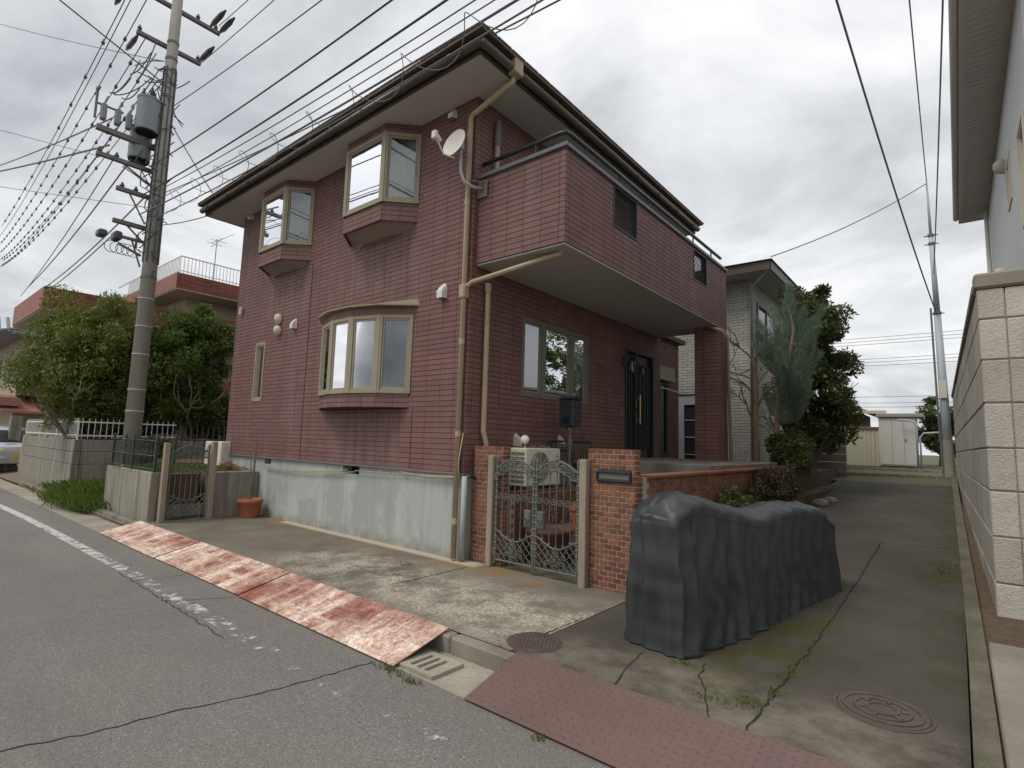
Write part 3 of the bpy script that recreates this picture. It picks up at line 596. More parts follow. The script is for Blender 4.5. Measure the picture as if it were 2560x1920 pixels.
def bay(pts, z0, zw0, zw1, z1, name, skip=()):
    b = part(name, MB().prism([(p[0], p[1] + .03) for p in pts[:1]] + [(p[0], p[1] + .03) for p in pts[1:-1]] + [(pts[-1][0], .03)], zw0 - .03, zw0 - .002), 'frame', H)
    for i in range(len(pts) - 1):
        facet(b, pts[i], pts[i + 1], zw0, zw1, 'frame', 'glass')
    for p in pts[1:-1]: part('corner_post', MB().tube([(p[0], p[1] + .01, zw0), (p[0], p[1] + .01, zw1)], .038, 8), 'frame', b)
    # apron and head
    core = MB().prism(pts, z0, zw0 - .031)
    if z1 > zw1: core.prism([(p[0], p[1]) for p in pts], zw1 + .001, z1)
    part('bay_body', core, 'joint', b)
    mb = MB()
    for i in range(len(pts) - 1):
        A = Vector((*pts[i], 0)); B = Vector((*pts[i + 1], 0)); u = (B - A).normalized(); ln = (B - A).length
        rs = tile_rects(0, ln, z0, zw0 - .035, [], ln / max(1, round(ln / TW)), TH, zoff=z0)
        if z1 > zw1: rs += tile_rects(0, ln, zw1, z1, [], ln / max(1, round(ln / TW)), TH, zoff=zw1)
        tile_mesh(mb, A, u, (u.y, -u.x, 0), rs)
    stuff(part('tile_courses', mb, 'tile', b)); return b
for P_, nm in ((BAY1, 'bay_window'), (BAY2, 'bay_window')):
    b = bay(P_, 4.70, 4.97, 6.06, 6.198, nm)
    # tapered beige underside, the shadow under the bay put into its darker colour
    o1 = [(p[0] * .96 + (P_[0][0] + P_[3][0]) / 2 * .04, p[1] * .9) for p in P_]; cx = (P_[0][0] + P_[3][0]) / 2
    o2 = [(cx + (p[0] - cx) * .72, p[1] * .25) for p in P_]
    vs = [(p[0], p[1] - .0, 4.705) for p in o1] + [(p[0], p[1], 4.585) for p in o2]
    part('bay_underside', MB().add(vs, [(0, 1, 5, 4), (1, 2, 6, 5), (2, 3, 7, 6), (4, 5, 6, 7)]), 'bayunder', b)
    mb = MB()
    for i in range(3): mb.tube([(*P_[i], 4.70), (*P_[i + 1], 4.70)], .014, 6)
    part('bay_edge_trim', mb, 'tile', b)
    curtain(b, (P_[0][0] + .08, -.02, 0), (P_[3][0] - .08, -.02, 0), 5.0, 6.05, 'curtain', split=(.55, .95) if P_ is BAY1 else None)
bw_ = bay(BOW, 1.94, 2.14, 3.29, 3.29, 'bow_window')
out = [(p[0] + (p[0] + 2.3) * .06, p[1] - (.1 if 0 < i < 5 else 0)) for i, p in enumerate(BOW)]; out[0] = (BOW[0][0] - .1, 0); out[-1] = (BOW[-1][0] + .12, 0)
part('bow_head', MB().prism([(p[0], p[1] * 1.05) for p in BOW], 3.292, 3.41), 'tile', bw_)
vs = [(p[0], p[1], 3.412) for p in out] + [(p[0], p[1], 3.43) for p in out] + [(p[0] * .97 - .07, min(-.005, p[1] * .1), 3.52) for p in out]
n6 = len(out); fs = [(i, i + 1, n6 + i + 1, n6 + i) for i in range(n6 - 1)] + [(n6 + i, n6 + i + 1, 2 * n6 + i + 1, 2 * n6 + i) for i in range(n6 - 1)] + [tuple(reversed(range(n6)))]
part('bow_roof', MB().add(vs, fs), 'frame', bw_)
curtain(bw_, (BOW[0][0] + .08, -.02, 0), (BOW[-1][0] - .05, -.02, 0), 2.16, 3.28, 'curtaing', .02, .11)
part('cushion_hoop', MB().tube(arc((-1.75, -.2, 2.4), .17, 0, 360, 24), .008, 6), 'woodbrown', bw_)
# small slit window
b = facet(H, (-5.963, .02), (-5.565, .02), 2.146, 3.322, 'frame', 'glass', .05, .1, name='slit_window')
curtain(b, (-5.93, .09, 0), (-5.6, .09, 0), 2.2, 3.28, 'curtaing', .01)
# side window (three lights)
for a, c in ((1.12, 1.66), (1.66, 2.45), (2.45, 2.955)):
    f = facet(H, (-.02, a), (-.02, c), 2.17, 3.345, 'framedk', 'glassdk', .045, .09, name='side_window')
curtain(f, (-.16, 1.75, 0), (-.16, 2.35, 0), 2.2, 3.3, 'curtaing', .02, .1)
# upper window onto the balcony
facet(H, (-.02, 1.95), (-.02, 2.83), 3.92, 5.74, 'framedk', 'glass', .045, .09, name='balcony_door'); facet(H, (-.02, 2.83), (-.02, 3.7), 3.92, 5.74, 'framedk', 'glass', .045, .09, name='balcony_door')
# entrance door: leaf with vertical ribs, narrow side leaf, handle
mb = MB().bbox((-.1, 4.312, 1.27), (-.03, 5.538, 3.368), .004); dr = part('entrance_door', mb, 'door', H)
mb = MB()
for a, c in ((4.312, 4.36), (5.49, 5.538)): mb.bbox((-.03, a, 1.27), (.035, c, 3.368), .004)
mb.bbox((-.03, 4.36, 3.32), (.035, 5.49, 3.366), .004); mb.bbox((-.03, 4.72, 1.27), (.02, 4.765, 3.32), .004); part('door_frame', mb, 'black', dr)
for k in range(7): part('rib', MB().bbox((-.03, 4.85 + k * .087, 1.4), (.0 + .006 * (k % 2), 4.885 + k * .087, 3.12 - .1 * (k % 3 == 1)), .004), 'black', dr)
for k in range(3): part('rib', MB().bbox((-.03, 4.40 + k * .1, 1.4), (-.005, 4.44 + k * .1, 3.15), .004), 'black', dr)
part('door_light', MB().bbox((-.03, 5.06, 2.95), (.008, 5.15, 3.07), .003), 'framedk', dr)
mb = MB().tube([(.07, 4.83, 1.92), (.07, 4.83, 2.5)], .015, 8).box((-.03, 4.795, 1.95), (.0, 4.82, 2.15)).box((-.03, 4.795, 2.25), (.0, 4.82, 2.45))
for z in (2.0, 2.42): mb.tube([(-.01, 4.81, z), (.07, 4.83, z)], .009, 6)
part('door_handle', mb, 'gold', dr)
part('doorbell', MB().bbox((.012, 4.1, 2.02), (.035, 4.18, 2.16), .004), 'framedk', H)
# wall lantern
lt = part('wall_lantern', MB().bbox((.012, 4.2, 3.0), (.04, 4.3, 3.2), .006).tube([(.03, 4.25, 3.15), (.12, 4.28, 3.22), (.18, 4.30, 3.18)], .012, 6), 'black', H)
mb = MB()
for k in range(4):
    a = math.pi / 4 + k * math.pi / 2; mb.tube([(.18 + .075 * math.cos(a), 4.3 + .075 * math.sin(a), 3.1), (.18 + .045 * math.cos(a), 4.3 + .045 * math.sin(a), 2.9)], .006, 5)
mb.lathe((.18, 4.3, 3.1), [(.095, 0), (.03, .06), (.01, .1)], 4).lathe((.18, 4.3, 2.88), [(.02, -.04), (.05, 0), (.05, .015)], 4); part('lantern_cage', mb, 'black', lt)
part('lantern_glass', MB().lathe((.18, 4.3, 2.9), [(.04, 0), (.066, .19)], 4), 'glass', lt)
# hoods and vents
def hood(x, z, on='front', w_=.11, h_=.2, m='white'):
    mb = MB()
    prof = [(-w_ / 2, 0), (-w_ / 2, h_ * .45)] + [(-w_ / 2 * math.cos(R(a)), h_ * .5 + h_ * .5 * math.sin(R(a))) for a in range(15, 180, 15)] + [(w_ / 2, h_ * .45), (w_ / 2, 0)]
    dep = [.088, .09] + [.09 - .07 * math.sin(R(a)) for a in range(15, 180, 15)] + [.09, .088]
    for (a, zz_), d in zip(prof, dep): pass
    def P(a, d, zz_): return (x + a, -.012 - d, z + zz_) if on == 'front' else (.012 + d, x + a, z + zz_)
    base = [P(a, 0, q) for a, q in prof]; outp = [P(a * .82, d, q * .92) for (a, q), d in zip(prof, dep)]
    n = len(prof); mb.add(base + outp, [(i, i + 1, n + i + 1, n + i) for i in range(n - 1)] + [tuple(range(n, 2 * n))])
    o = part('vent_hood', mb, m, H, smooth=False)
    a_, b_ = P(-w_ * .36, .02, .012), P(w_ * .36, .075, -.012); lo = [min(p, q) for p, q in zip(a_, b_)]; hi = [max(p, q) for p, q in zip(a_, b_)]
    part('vent_louvre', MB().box(lo, hi), 'framedk', o)
hood(-4.46, 3.45); hood(-.495, 3.43, w_=.13, h_=.22); hood(-.434, 6.02, h_=.17); hood(-6.61, 6.06, h_=.14)
hood(1.02, 1.44, 'side', .1, .19, 'cream'); hood(2.116, 1.44, 'side', .1, .19, 'cream')
for z in (3.718, 3.492):
    o = part('round_vent', MB().lathe((-5.06, -.012, z), [(.095, 0), (.1, .03), (.085, .075), (.04, .1), (.001, .105)], 18, (0, -1, -.25)), 'cream', H, smooth=True)
    part('vent_louvre', MB().lathe((-5.06, -.05, z - .055), [(.06, 0), (.06, .02), (.001, .02)], 14, (0, -.4, -1)), 'framedk', o)
part('porch_lamp', MB().bbox((-6.76, -.07, 4.0), (-6.69, -.012, 4.17), .012), 'cream', H)
# pipes
RH = -.02
mb = MB().tube([(.66, RH, 6.22), (.63, RH, 6.13), (.58, RH - .03, 6.09), (-.03, -.05, 5.93), (-.062, -.055, 5.88), (-.068, -.055, .02)], .036, 12)
dp = part('downpipe', mb, 'pipe', H, smooth=True)
for z in (.45, 1.55, 2.75, 4.65, 5.6): part('pipe_collar', MB().tube([(-.068, -.055, z), (-.068, -.055, z + .07)], .0405, 12), 'pipe', dp)
part('pipe_tee', MB().bbox((-.12, -.11, 3.36), (-.01, .0, 3.55), .015).tube([(-.02, -.05, 3.52), (.05, -.03, 3.57), (1.25, .24, 3.79), (1.3, .26, 3.86)], .032, 10), 'pipe', dp)
mb = MB().tube([(.07, .27, 3.56), (.07, .27, 1.62), (.09, .3, 1.5), (.1, .34, 1.3)], [.036, .036, .034, .034], 10).tube([(.07, .27, 3.5), (.07, .27, 3.62)], .046, 10); part('vent_pipe', mb, 'pipe', H)
mb = MB().tube([(.07, .36, 5.95), (.07, .36, 4.0)], .036, 10); vp = part('vent_pipe', mb, 'pipe', H); part('pipe_cap', MB().tube([(.07, .36, 5.62), (.07, .36, 6.0)], .045, 10), 'trim', vp)
part('drain_pipe', MB().tube([(.045, -.02, 0), (.045, -.02, 1.05)], .036, 14), 'found', H, smooth=True)
# roof
ex0, ex1, ey0, ey1 = -7.52, .60, -.60, 6.36
part('eave_soffit', MB().box((ex0, ey0, 6.2), (ex1, -.0125, 6.225)).box((.0125, -.0125, 6.2), (ex1, ey1, 6.225)).box((ex0, -.0125, 6.2), (-7.012, ey1, 6.225)).box((-7.012, 5.9, 6.2), (.0125, ey1, 6.225)), 'soffit', H)
mb = MB().box((ex0 - .02, ey0 - .02, 6.19), (ex1 + .02, ey0, 6.4)).box((ex1, ey0, 6.19), (ex1 + .02, ey1 + .02, 6.4)).box((ex0 - .02, ey0, 6.19), (ex0, ey1 + .02, 6.4)).box((ex0, ey1, 6.19), (ex1, ey1 + .02, 6.4)); part('fascia', mb, 'bronze', H)
k = .14; vs = [(ex0 - k, ey0 - k, 6.40), (ex1 + k, ey0 - k, 6.40), (ex1 + k, ey1 + k, 6.40), (ex0 - k, ey1 + k, 6.40)]; vs += [(x, y, z + .035) for x, y, z in vs]
yr = (ey0 + ey1) / 2; vs += [(ex0 + 3.4, yr, 7.75), (ex1 - 3.4, yr, 7.75)]
rf = part('roof', MB().add(vs, [(3, 2, 1, 0), (0, 1, 5, 4), (1, 2, 6, 5), (2, 3, 7, 6), (3, 0, 4, 7), (4, 5, 9, 8), (5, 6, 9), (6, 7, 8, 9), (7, 4, 8)]), 'roofm', H)
mb = MB()
for i in range(30):
    x = ex0 - k + .01 + i * .28; part('eave_tile', MB().bbox((x, ey0 - k - .012, 6.432), (x + .27, ey0 - k + .16, 6.462), .008), 'roofm', rf)
for i in range(26):
    y = ey0 - k + .01 + i * .28; part('eave_tile', MB().bbox((ex1 + k - .16, y, 6.434), (ex1 + k + .012, y + .27, 6.464), .008), 'roofm', rf)
gx, gy = ex1 + .075, ey0 - .075
gt = part('gutter_channel', MB().tube([(ex0 - .05, gy, 6.285), (gx, gy, 6.28)], .056, 14).tube([(gx, gy, 6.28), (gx, ey1, 6.275)], .056, 14), 'bronze', H, smooth=True)
mb = MB()
for i in range(9): x = ex0 + .3 + i * .92; part('gutter_bracket', MB().tube([(x, gy, 6.284), (x + .05, gy, 6.284)], .0615, 14), 'bronze', gt)
for i in range(8): y = ey0 + .55 + i * .86; part('gutter_bracket', MB().tube([(gx, y, 6.279), (gx, y + .05, 6.279)], .0615, 14), 'bronze', gt)
part('rain_head', MB().bbox((gx - .06, RH - .085, 6.2), (gx + .075, RH + .085, 6.40), .012), 'pipe', gt)
# ---- balcony
BX, BY0, BY1, BZ0, BZ1 = 1.44, .06, 5.84, 3.85, 5.02
op = [(1.21, 1.92, 4.43, 5.02), (4.09, 4.745, 4.425, 5.0)]
mb = MB(); wall_boxes(mb, (0, BY0 + .012, 0), (1, 0, 0), (0, -1, 0), .014, BX - .012, BZ0, BZ1, [], .1)
wall_boxes(mb, (BX - .012, 0, 0), (0, 1, 0), (1, 0, 0), BY0 + .112, BY1, BZ0, BZ1, op, .1); mb.box((.013, BY1 - .1, BZ0), (BX - .112, BY1, BZ1))
bal = part('balcony_wall', mb, 'joint', H)
# single tiles on the near half of the balcony, the rest joined
tiles = []
for r in tile_rects(.014, BX, BZ0, BZ1, [], TW, TH, uoff=.0015, zoff=BZ0): tiles.append(('f', r))
ro = tile_rects(BY0, BY1, BZ0, BZ1, op, TW, TH, uoff=.155, zoff=BZ0); ro.sort(key=lambda q: q[0])
mem = {}
cnt = 0; rest = []
for kind, r in tiles + [('s', r) for r in ro]:
    if cnt >= 296: rest.append(r); continue
    w2, h2 = round((r[1] - r[0]) / 2, 4), round((r[3] - r[2]) / 2, 4); key = (kind, w2, h2)
    if key not in mem:
        mb = MB(); tile_mesh(mb, (0, 0, 0), (1, 0, 0) if kind == 'f' else (0, 1, 0), (0, -1, 0) if kind == 'f' else (1, 0, 0), [(-w2, w2, -h2, h2)]); me = mb.mesh('tile'); me.materials.append(M['tile']); mem[key] = me
    c = ((r[0] + r[1]) / 2, BY0 + .012, (r[2] + r[3]) / 2) if kind == 'f' else (BX - .012, (r[0] + r[1]) / 2, (r[2] + r[3]) / 2)
    inst('tile', mem[key], bal, c); cnt += 1
mb = MB(); tile_mesh(mb, (BX - .012, 0, 0), (0, 1, 0), (1, 0, 0), rest); stuff(part('tile_courses', mb, 'tile', bal))
part('balcony_floor', MB().box((.02, BY0 + .12, BZ0 + .03), (BX - .12, BY1 - .11, BZ0 + .12)), 'bsoffit', H)
part('balcony_soffit', MB().bbox((.013, BY0 + .02, BZ0 - .025), (BX - .012, BY1 - .002, BZ0 - .001), .004), 'bsoffit', H)
mb = MB().bbox((.013, BY0 - .03, BZ1 + .001), (BX + .03, BY0 + .15, BZ1 + .055), .005).bbox((BX - .15, BY0 + .151, BZ1 + .001), (BX + .03, BY1 + .02, BZ1 + .055), .005); part('balcony_coping', mb, mat('grey_coping', (.13, .14, .15), .4, spec=.5), H)
rail = part('balcony_rail', MB().tube([(.05, BY0 + .04, 5.245), (BX - .12, BY0 + .04, 5.245), (BX - .045, BY0 + .06, 5.245), (BX - .03, BY0 + .14, 5.245), (BX - .03, BY1 - .25, 5.245)], .028, 10), 'black', H, smooth=True)
for p in ((.25, BY0 + .04), (.95, BY0 + .04), (BX - .03, .55), (BX - .03, 1.45), (BX - .03, 2.35), (BX - .03, 3.25), (BX - .03, 4.15), (BX - .03, 5.05)):
    part('rail_post', MB().tube([(p[0], p[1], 5.07), (p[0], p[1], 5.235)], .014, 8), 'black', rail)
for (a, b_, c, d) in op:
    mb = MB(); x = BX - .01
    mb.bbox((x - .09, a + .001, c), (x + .014, a + .03, d), .003).bbox((x - .09, b_ - .03, c), (x + .014, b_ - .001, d), .003).bbox((x - .09, a + .031, c + .001), (x + .013, b_ - .031, c + .03), .003).bbox((x - .09, a + .031, d - .03), (x + .013, b_ - .031, d - .002), .003)
    gr = part('balcony_grille', mb, 'black', H); n = 9; wy, hz = (b_ - a) - .06, (d - c) - .06; bars = MB()
    for sgn in (1, -1):
        for q in range(-n, 2 * n):
            s0 = q * wy / n; pts_ = []
            # line y = s0 + t*hz*.62, z = t*hz
            sl_ = wy * .62
            t0, t1 = 0., 1.
            if sl_ != 0:
                lo_, hi_ = -s0 / sl_, (wy - s0) / sl_; t0 = max(0, lo_); t1 = min(1, hi_)
            if t1 - t0 < .03: continue
            f = lambda tt: (x - .02 - .008 * sgn, (a + .03 + s0 + sl_ * tt) if sgn == 1 else (b_ - .03 - s0 - sl_ * tt), c + .03 + hz * tt)
            part('grille_bar', MB().tube([f(t0), f(t1)], .0065, 5), 'black', gr)
# pillar under the balcony
pc = MB().box((.992, 5.312, 1.22), (1.428, 5.808, BZ0 - .026)); pil = part('balcony_pillar', pc, 'joint', H)
mb = MB(); tile_mesh(mb, (0, 5.312, 0), (1, 0, 0), (0, -1, 0), tile_rects(.98, 1.44, 1.25, BZ0 - .03, [], TW, TH, uoff=.09, zoff=1.25)); tile_mesh(mb, (1.428, 0, 0), (0, 1, 0), (1, 0, 0), tile_rects(5.3, 5.82, 1.25, BZ0 - .03, [], TW, TH, uoff=.17, zoff=1.25)); stuff(part('tile_courses', mb, 'tile', pil))
part('pillar_downpipe', MB().tube([(1.3, 5.25, 3.81), (1.52, 5.3, 3.72), (1.52, 5.6, 3.6), (1.52, 5.75, 1.1)], .032, 10), 'pipe', H, smooth=True)
mb = MB()
for (cx_, z0_, z1_) in ((1.12, 2.1, 2.42), (1.17, 2.2, 2.78), (1.22, 2.2, 2.78), (1.27, 2.1, 2.46)):
    mb.tube([(cx_ - .025, 5.27, z0_)] + arc((cx_, 5.27, z1_), .025, 180, 0, 8) + [(cx_ + .025, 5.27, z0_)], .007, 5)
mb.tube([(1.1, 5.27, 2.12), (1.29, 5.27, 2.12)], .008, 5).tube([(1.195, 5.27, 2.1), (1.195, 5.27, 1.27)], .014, 6)
# service cables along the front
mb = MB()
def sagline(a, b, sag, n=14):
    a = Vector(a); b = Vector(b); return [tuple(a.lerp(b, i / n) - Vector((0, 0, sag * 4 * (i / n) * (1 - i / n)))) for i in range(n + 1)]
sc = MB().tube(sagline((-5.2, -.03, .93), (-2.5, -.03, .99), .06), .0075, 6).tube(sagline((-5.2, -.03, .90), (-2.3, -.03, .97), .05), .0075, 6).tube(sagline((-2.3, -.03, .99), (-.1, -.03, 1.04), .01), .0075, 6).tube(sagline((-1.2, -.03, 1.035), (-.09, -.04, 1.03), .025), .009, 6).tube([(.0, -.05, .9), (-.02, -.08, 1.2), (.0, -.03, 1.6)], .008, 6)
part('service_cable', sc, 'pipe', H, smooth=True)
st = tag(link('iron_ornament', mb, 'ironwork'), 'rusty wrought iron ornament of tall loops in front of the balcony pillar', 'ornament')

# ---------------------------------------------------------------- satellite dish
t = thing('satellite_dish', 'round cream satellite dish on a bent mast at the house corner', 'satellite dish', (-.05, -.12, 4.9))
ax = Vector((.0, -.97, .22)).normalized(); c = Vector((-.1, -.30, 5.42)); prof = [(.001, 0)] + [(r_, .55 * r_ * r_) for r_ in (.05, .1, .14, .175, .195)] + [(.202, .022), (.195, .015), (.14, .0), (.05, -.012), (.001, -.014)]
q = ax.to_track_quat('Z', 'Y'); mb = MB().lathe(c, prof, 28, ax); part('dish', mb, 'white', t, smooth=True)
part('feed_arm', MB().tube([c + q @ Vector((0, -.2, .02)) if False else c + Vector((0, .0, -.2)), c + Vector((-.02, -.17, -.22)), c + Vector((-.03, -.28, -.08))], .011, 6), 'white', t)
part('feed_horn', MB().tube([c + Vector((-.03, -.24, -.07)), c + Vector((-.03, -.31, -.03))], [.035, .045], 10).bbox(tuple(c + Vector((-.07, -.36, -.08))), tuple(c + Vector((.01, -.30, .03))), .01), 'white', t)
part('mast', MB().tube([(.12, .03, 4.86), (.08, -.1, 4.84), (.0, -.2, 4.9), (-.05, -.22, 5.05), (-.06, -.23, 5.42)], .022, 10), 'pipegrey', t, smooth=True)
part('mast_clamp', MB().bbox((-.1, -.29, 5.36), (-.02, -.2, 5.46), .006), 'pipegrey', t)
part('wall_bracket', MB().bbox((.02, .035, 4.74), (.2, .0475, 4.98), .004).tube([(.15, .04, 4.95), (.03, -.14, 4.93)], .012, 6), 'trim', t)

# ================================================================== brick piers and gate
def brick_wall(name, label, x0, x1, y0, y1, z0, z1, cat='brick pier', faces='fr', hole=None, seed=1, asparts=True):
    t = thing(name, label, cat, ((x0 + x1) / 2, (y0 + y1) / 2, z0))
    d = .008; mb = MB()
    rects = [(x0 + d, x1 - d, z0, z1 - d)]
    for (a, b_, c, e_) in rects: mb.box((a, y0 + d, c), (b_, y1 - d, e_))
    core = part('mortar_core', mb, 'mortar', t)
    bl, bh = .102, .0555; rows = int(round((z1 - z0) / bh)); bh = (z1 - z0) / rows; mem_ = {}; gap = .0105
    def place(cx_, cy_, cz_, wx, wy, wz):
        k_ = (round(wx, 3), round(wy, 3), round(wz, 3))
        if k_ not in mem_:
            me = MB().bbox((-wx / 2, -wy / 2, -wz / 2), (wx / 2, wy / 2, wz / 2), .003).mesh('brick'); me.materials.append(M['brick']); mem_[k_] = me
        inst('brick', mem_[k_], t, (cx_ + 0, cy_ + random.uniform(-.0015, .0015), cz_))
    for r_ in range(rows):
        zc = z0 + (r_ + .5) * bh
        off = (r_ % 2) * bl / 2; x = x0 - off
        while x < x1 - .004:
            a, b_ = max(x, x0), min(x + bl, x1)
            segs = [(a, b_)]
            if hole and hole[2] < zc < hole[3]: segs = [q for q in ((a, min(b_, hole[0])), (max(a, hole[1]), b_)) if q[1] > q[0]]
            for (a2, b2) in segs:
                if b2 - a2 > .02: place((a2 + b2) / 2, y0 + .025, zc, b2 - a2 - gap, .05, bh - gap)
            x += bl
        if 'r' in faces:
            y = y0 + .0505 - (0 if r_ % 2 else .05)
            y = y0 + .052; step = bl
            while y < y1 - .004:
                b_ = min(y + bl, y1); place(x1 - .025, (y + b_) / 2, zc, .05, b_ - y - gap * .5, bh - gap); y += bl
    return t
brick_wall('brick_pier', 'narrow red brick pier between the downpipe and the gate', .06, .57, .12, .25, -.02, 1.445)
rp = brick_wall('brick_pier', 'red brick pier with a black letter slot right of the gate', 1.765, 2.325, .12, .25, -.02, 1.46, hole=(1.88, 2.29, 1.115, 1.225))
mb = MB().bbox((1.885, .085, 1.205), (2.285, .2, 1.225), .003).bbox((1.885, .085, 1.12), (1.9, .2, 1.204), .003).bbox((2.27, .085, 1.12), (2.285, .2, 1.204), .003).bbox((1.901, .085, 1.12), (2.269, .2, 1.138), .003).box((1.885, .118, 1.1), (2.285, .125, 1.24)); sl_ = part('letter_slot', mb, 'black', rp)
part('slot_flap', MB().bbox((1.903, .11, 1.142), (2.267, .125, 1.202), .003), 'framedk', sl_)
# low inner wall, planting bed, steps, porch
t = thing('planter_wall', 'low brick planter wall behind the gate holding the air conditioner bed', 'planter wall', (.54, 1.4, 0))
part('mortar_core', MB().box((.485, .26, -.02), (.592, 2.55, .86)), 'mortar', t); mem_ = {}
me = MB().bbox((-.02, -.047, -.0238), (.02, .047, .0238), .003).mesh('brick'); me.materials.append(M['brick'])
for r_ in range(15):
    for q_ in range(22):
        y = .31 + q_ * .102 + (r_ % 2) * .051
        if y < 2.5: inst('brick', me, t, (.583, y, .015 + r_ * .0555 + .02))
part('wall_cap', MB().bbox((.475, .262, .862), (.61, 2.56, .885), .004), 'brick', t)
struct('planting_bed', MB().box((.01, .26, 0), (.484, 2.6, .85)), 'soil')
mb = MB()
for (a, c, e_) in ((.9, 1.25, .20), (1.25, 1.6, .405), (1.6, 1.95, .61), (1.95, 2.3, .82), (2.3, 2.65, 1.03)): mb.bbox((.612, a, -.02), (1.9, c - .002, e_), .008)
mb.bbox((.02, 2.65, 0), (2.2, 6.3, 1.255), .01); struct('porch_steps', mb, 'kerb')
struct('entry_path', MB().box((.6, .27, -.1), (1.9, .9, .003)), 'driveway')
t = brick_wall('garden_retaining_wall', 'long low brick retaining wall running back along the alley', 2.2, 2.33, .255, .4, -.02, 1.18, 'retaining wall', faces='')
part('wall_run', MB().box((2.215, .4, -.1), (2.32, 6.6, 1.15)), 'mortar', t); mb = MB(); rb = MB()
me = MB().bbox((-.012, -.047, -.0238), (.012, .047, .0238), .003).mesh('brick'); me.materials.append(M['brick'])
nb = 0
for r_ in range(21):
    for q_ in range(61):
        y = .455 + q_ * .102 + (r_ % 2) * .051
        if y > 6.55: continue
        z = .0 + r_ * .0555 + .028
        if y < 2.4 and r_ > 8 and nb < 220: inst('brick', me, t, (2.322, y, z)); nb += 1
        else: rb.bbox((2.31, y - .047, z - .0238), (2.334, y + .047, z + .0238), .003)
stuff(part('brick_courses', rb, 'brick', t)); part('wall_cap', MB().bbox((2.17, .41, 1.152), (2.36, 6.62, 1.19), .006), 'brick', t)
struct('garden_bed', MB().box((-.15, 6.31, 0), (2.2, 9.0, 1.16)).box((2.2, 6.63, 0), (2.55, 12.6, .62)).box((1.1, 9.0, 0), (2.2, 13, 1.0)), 'soil')

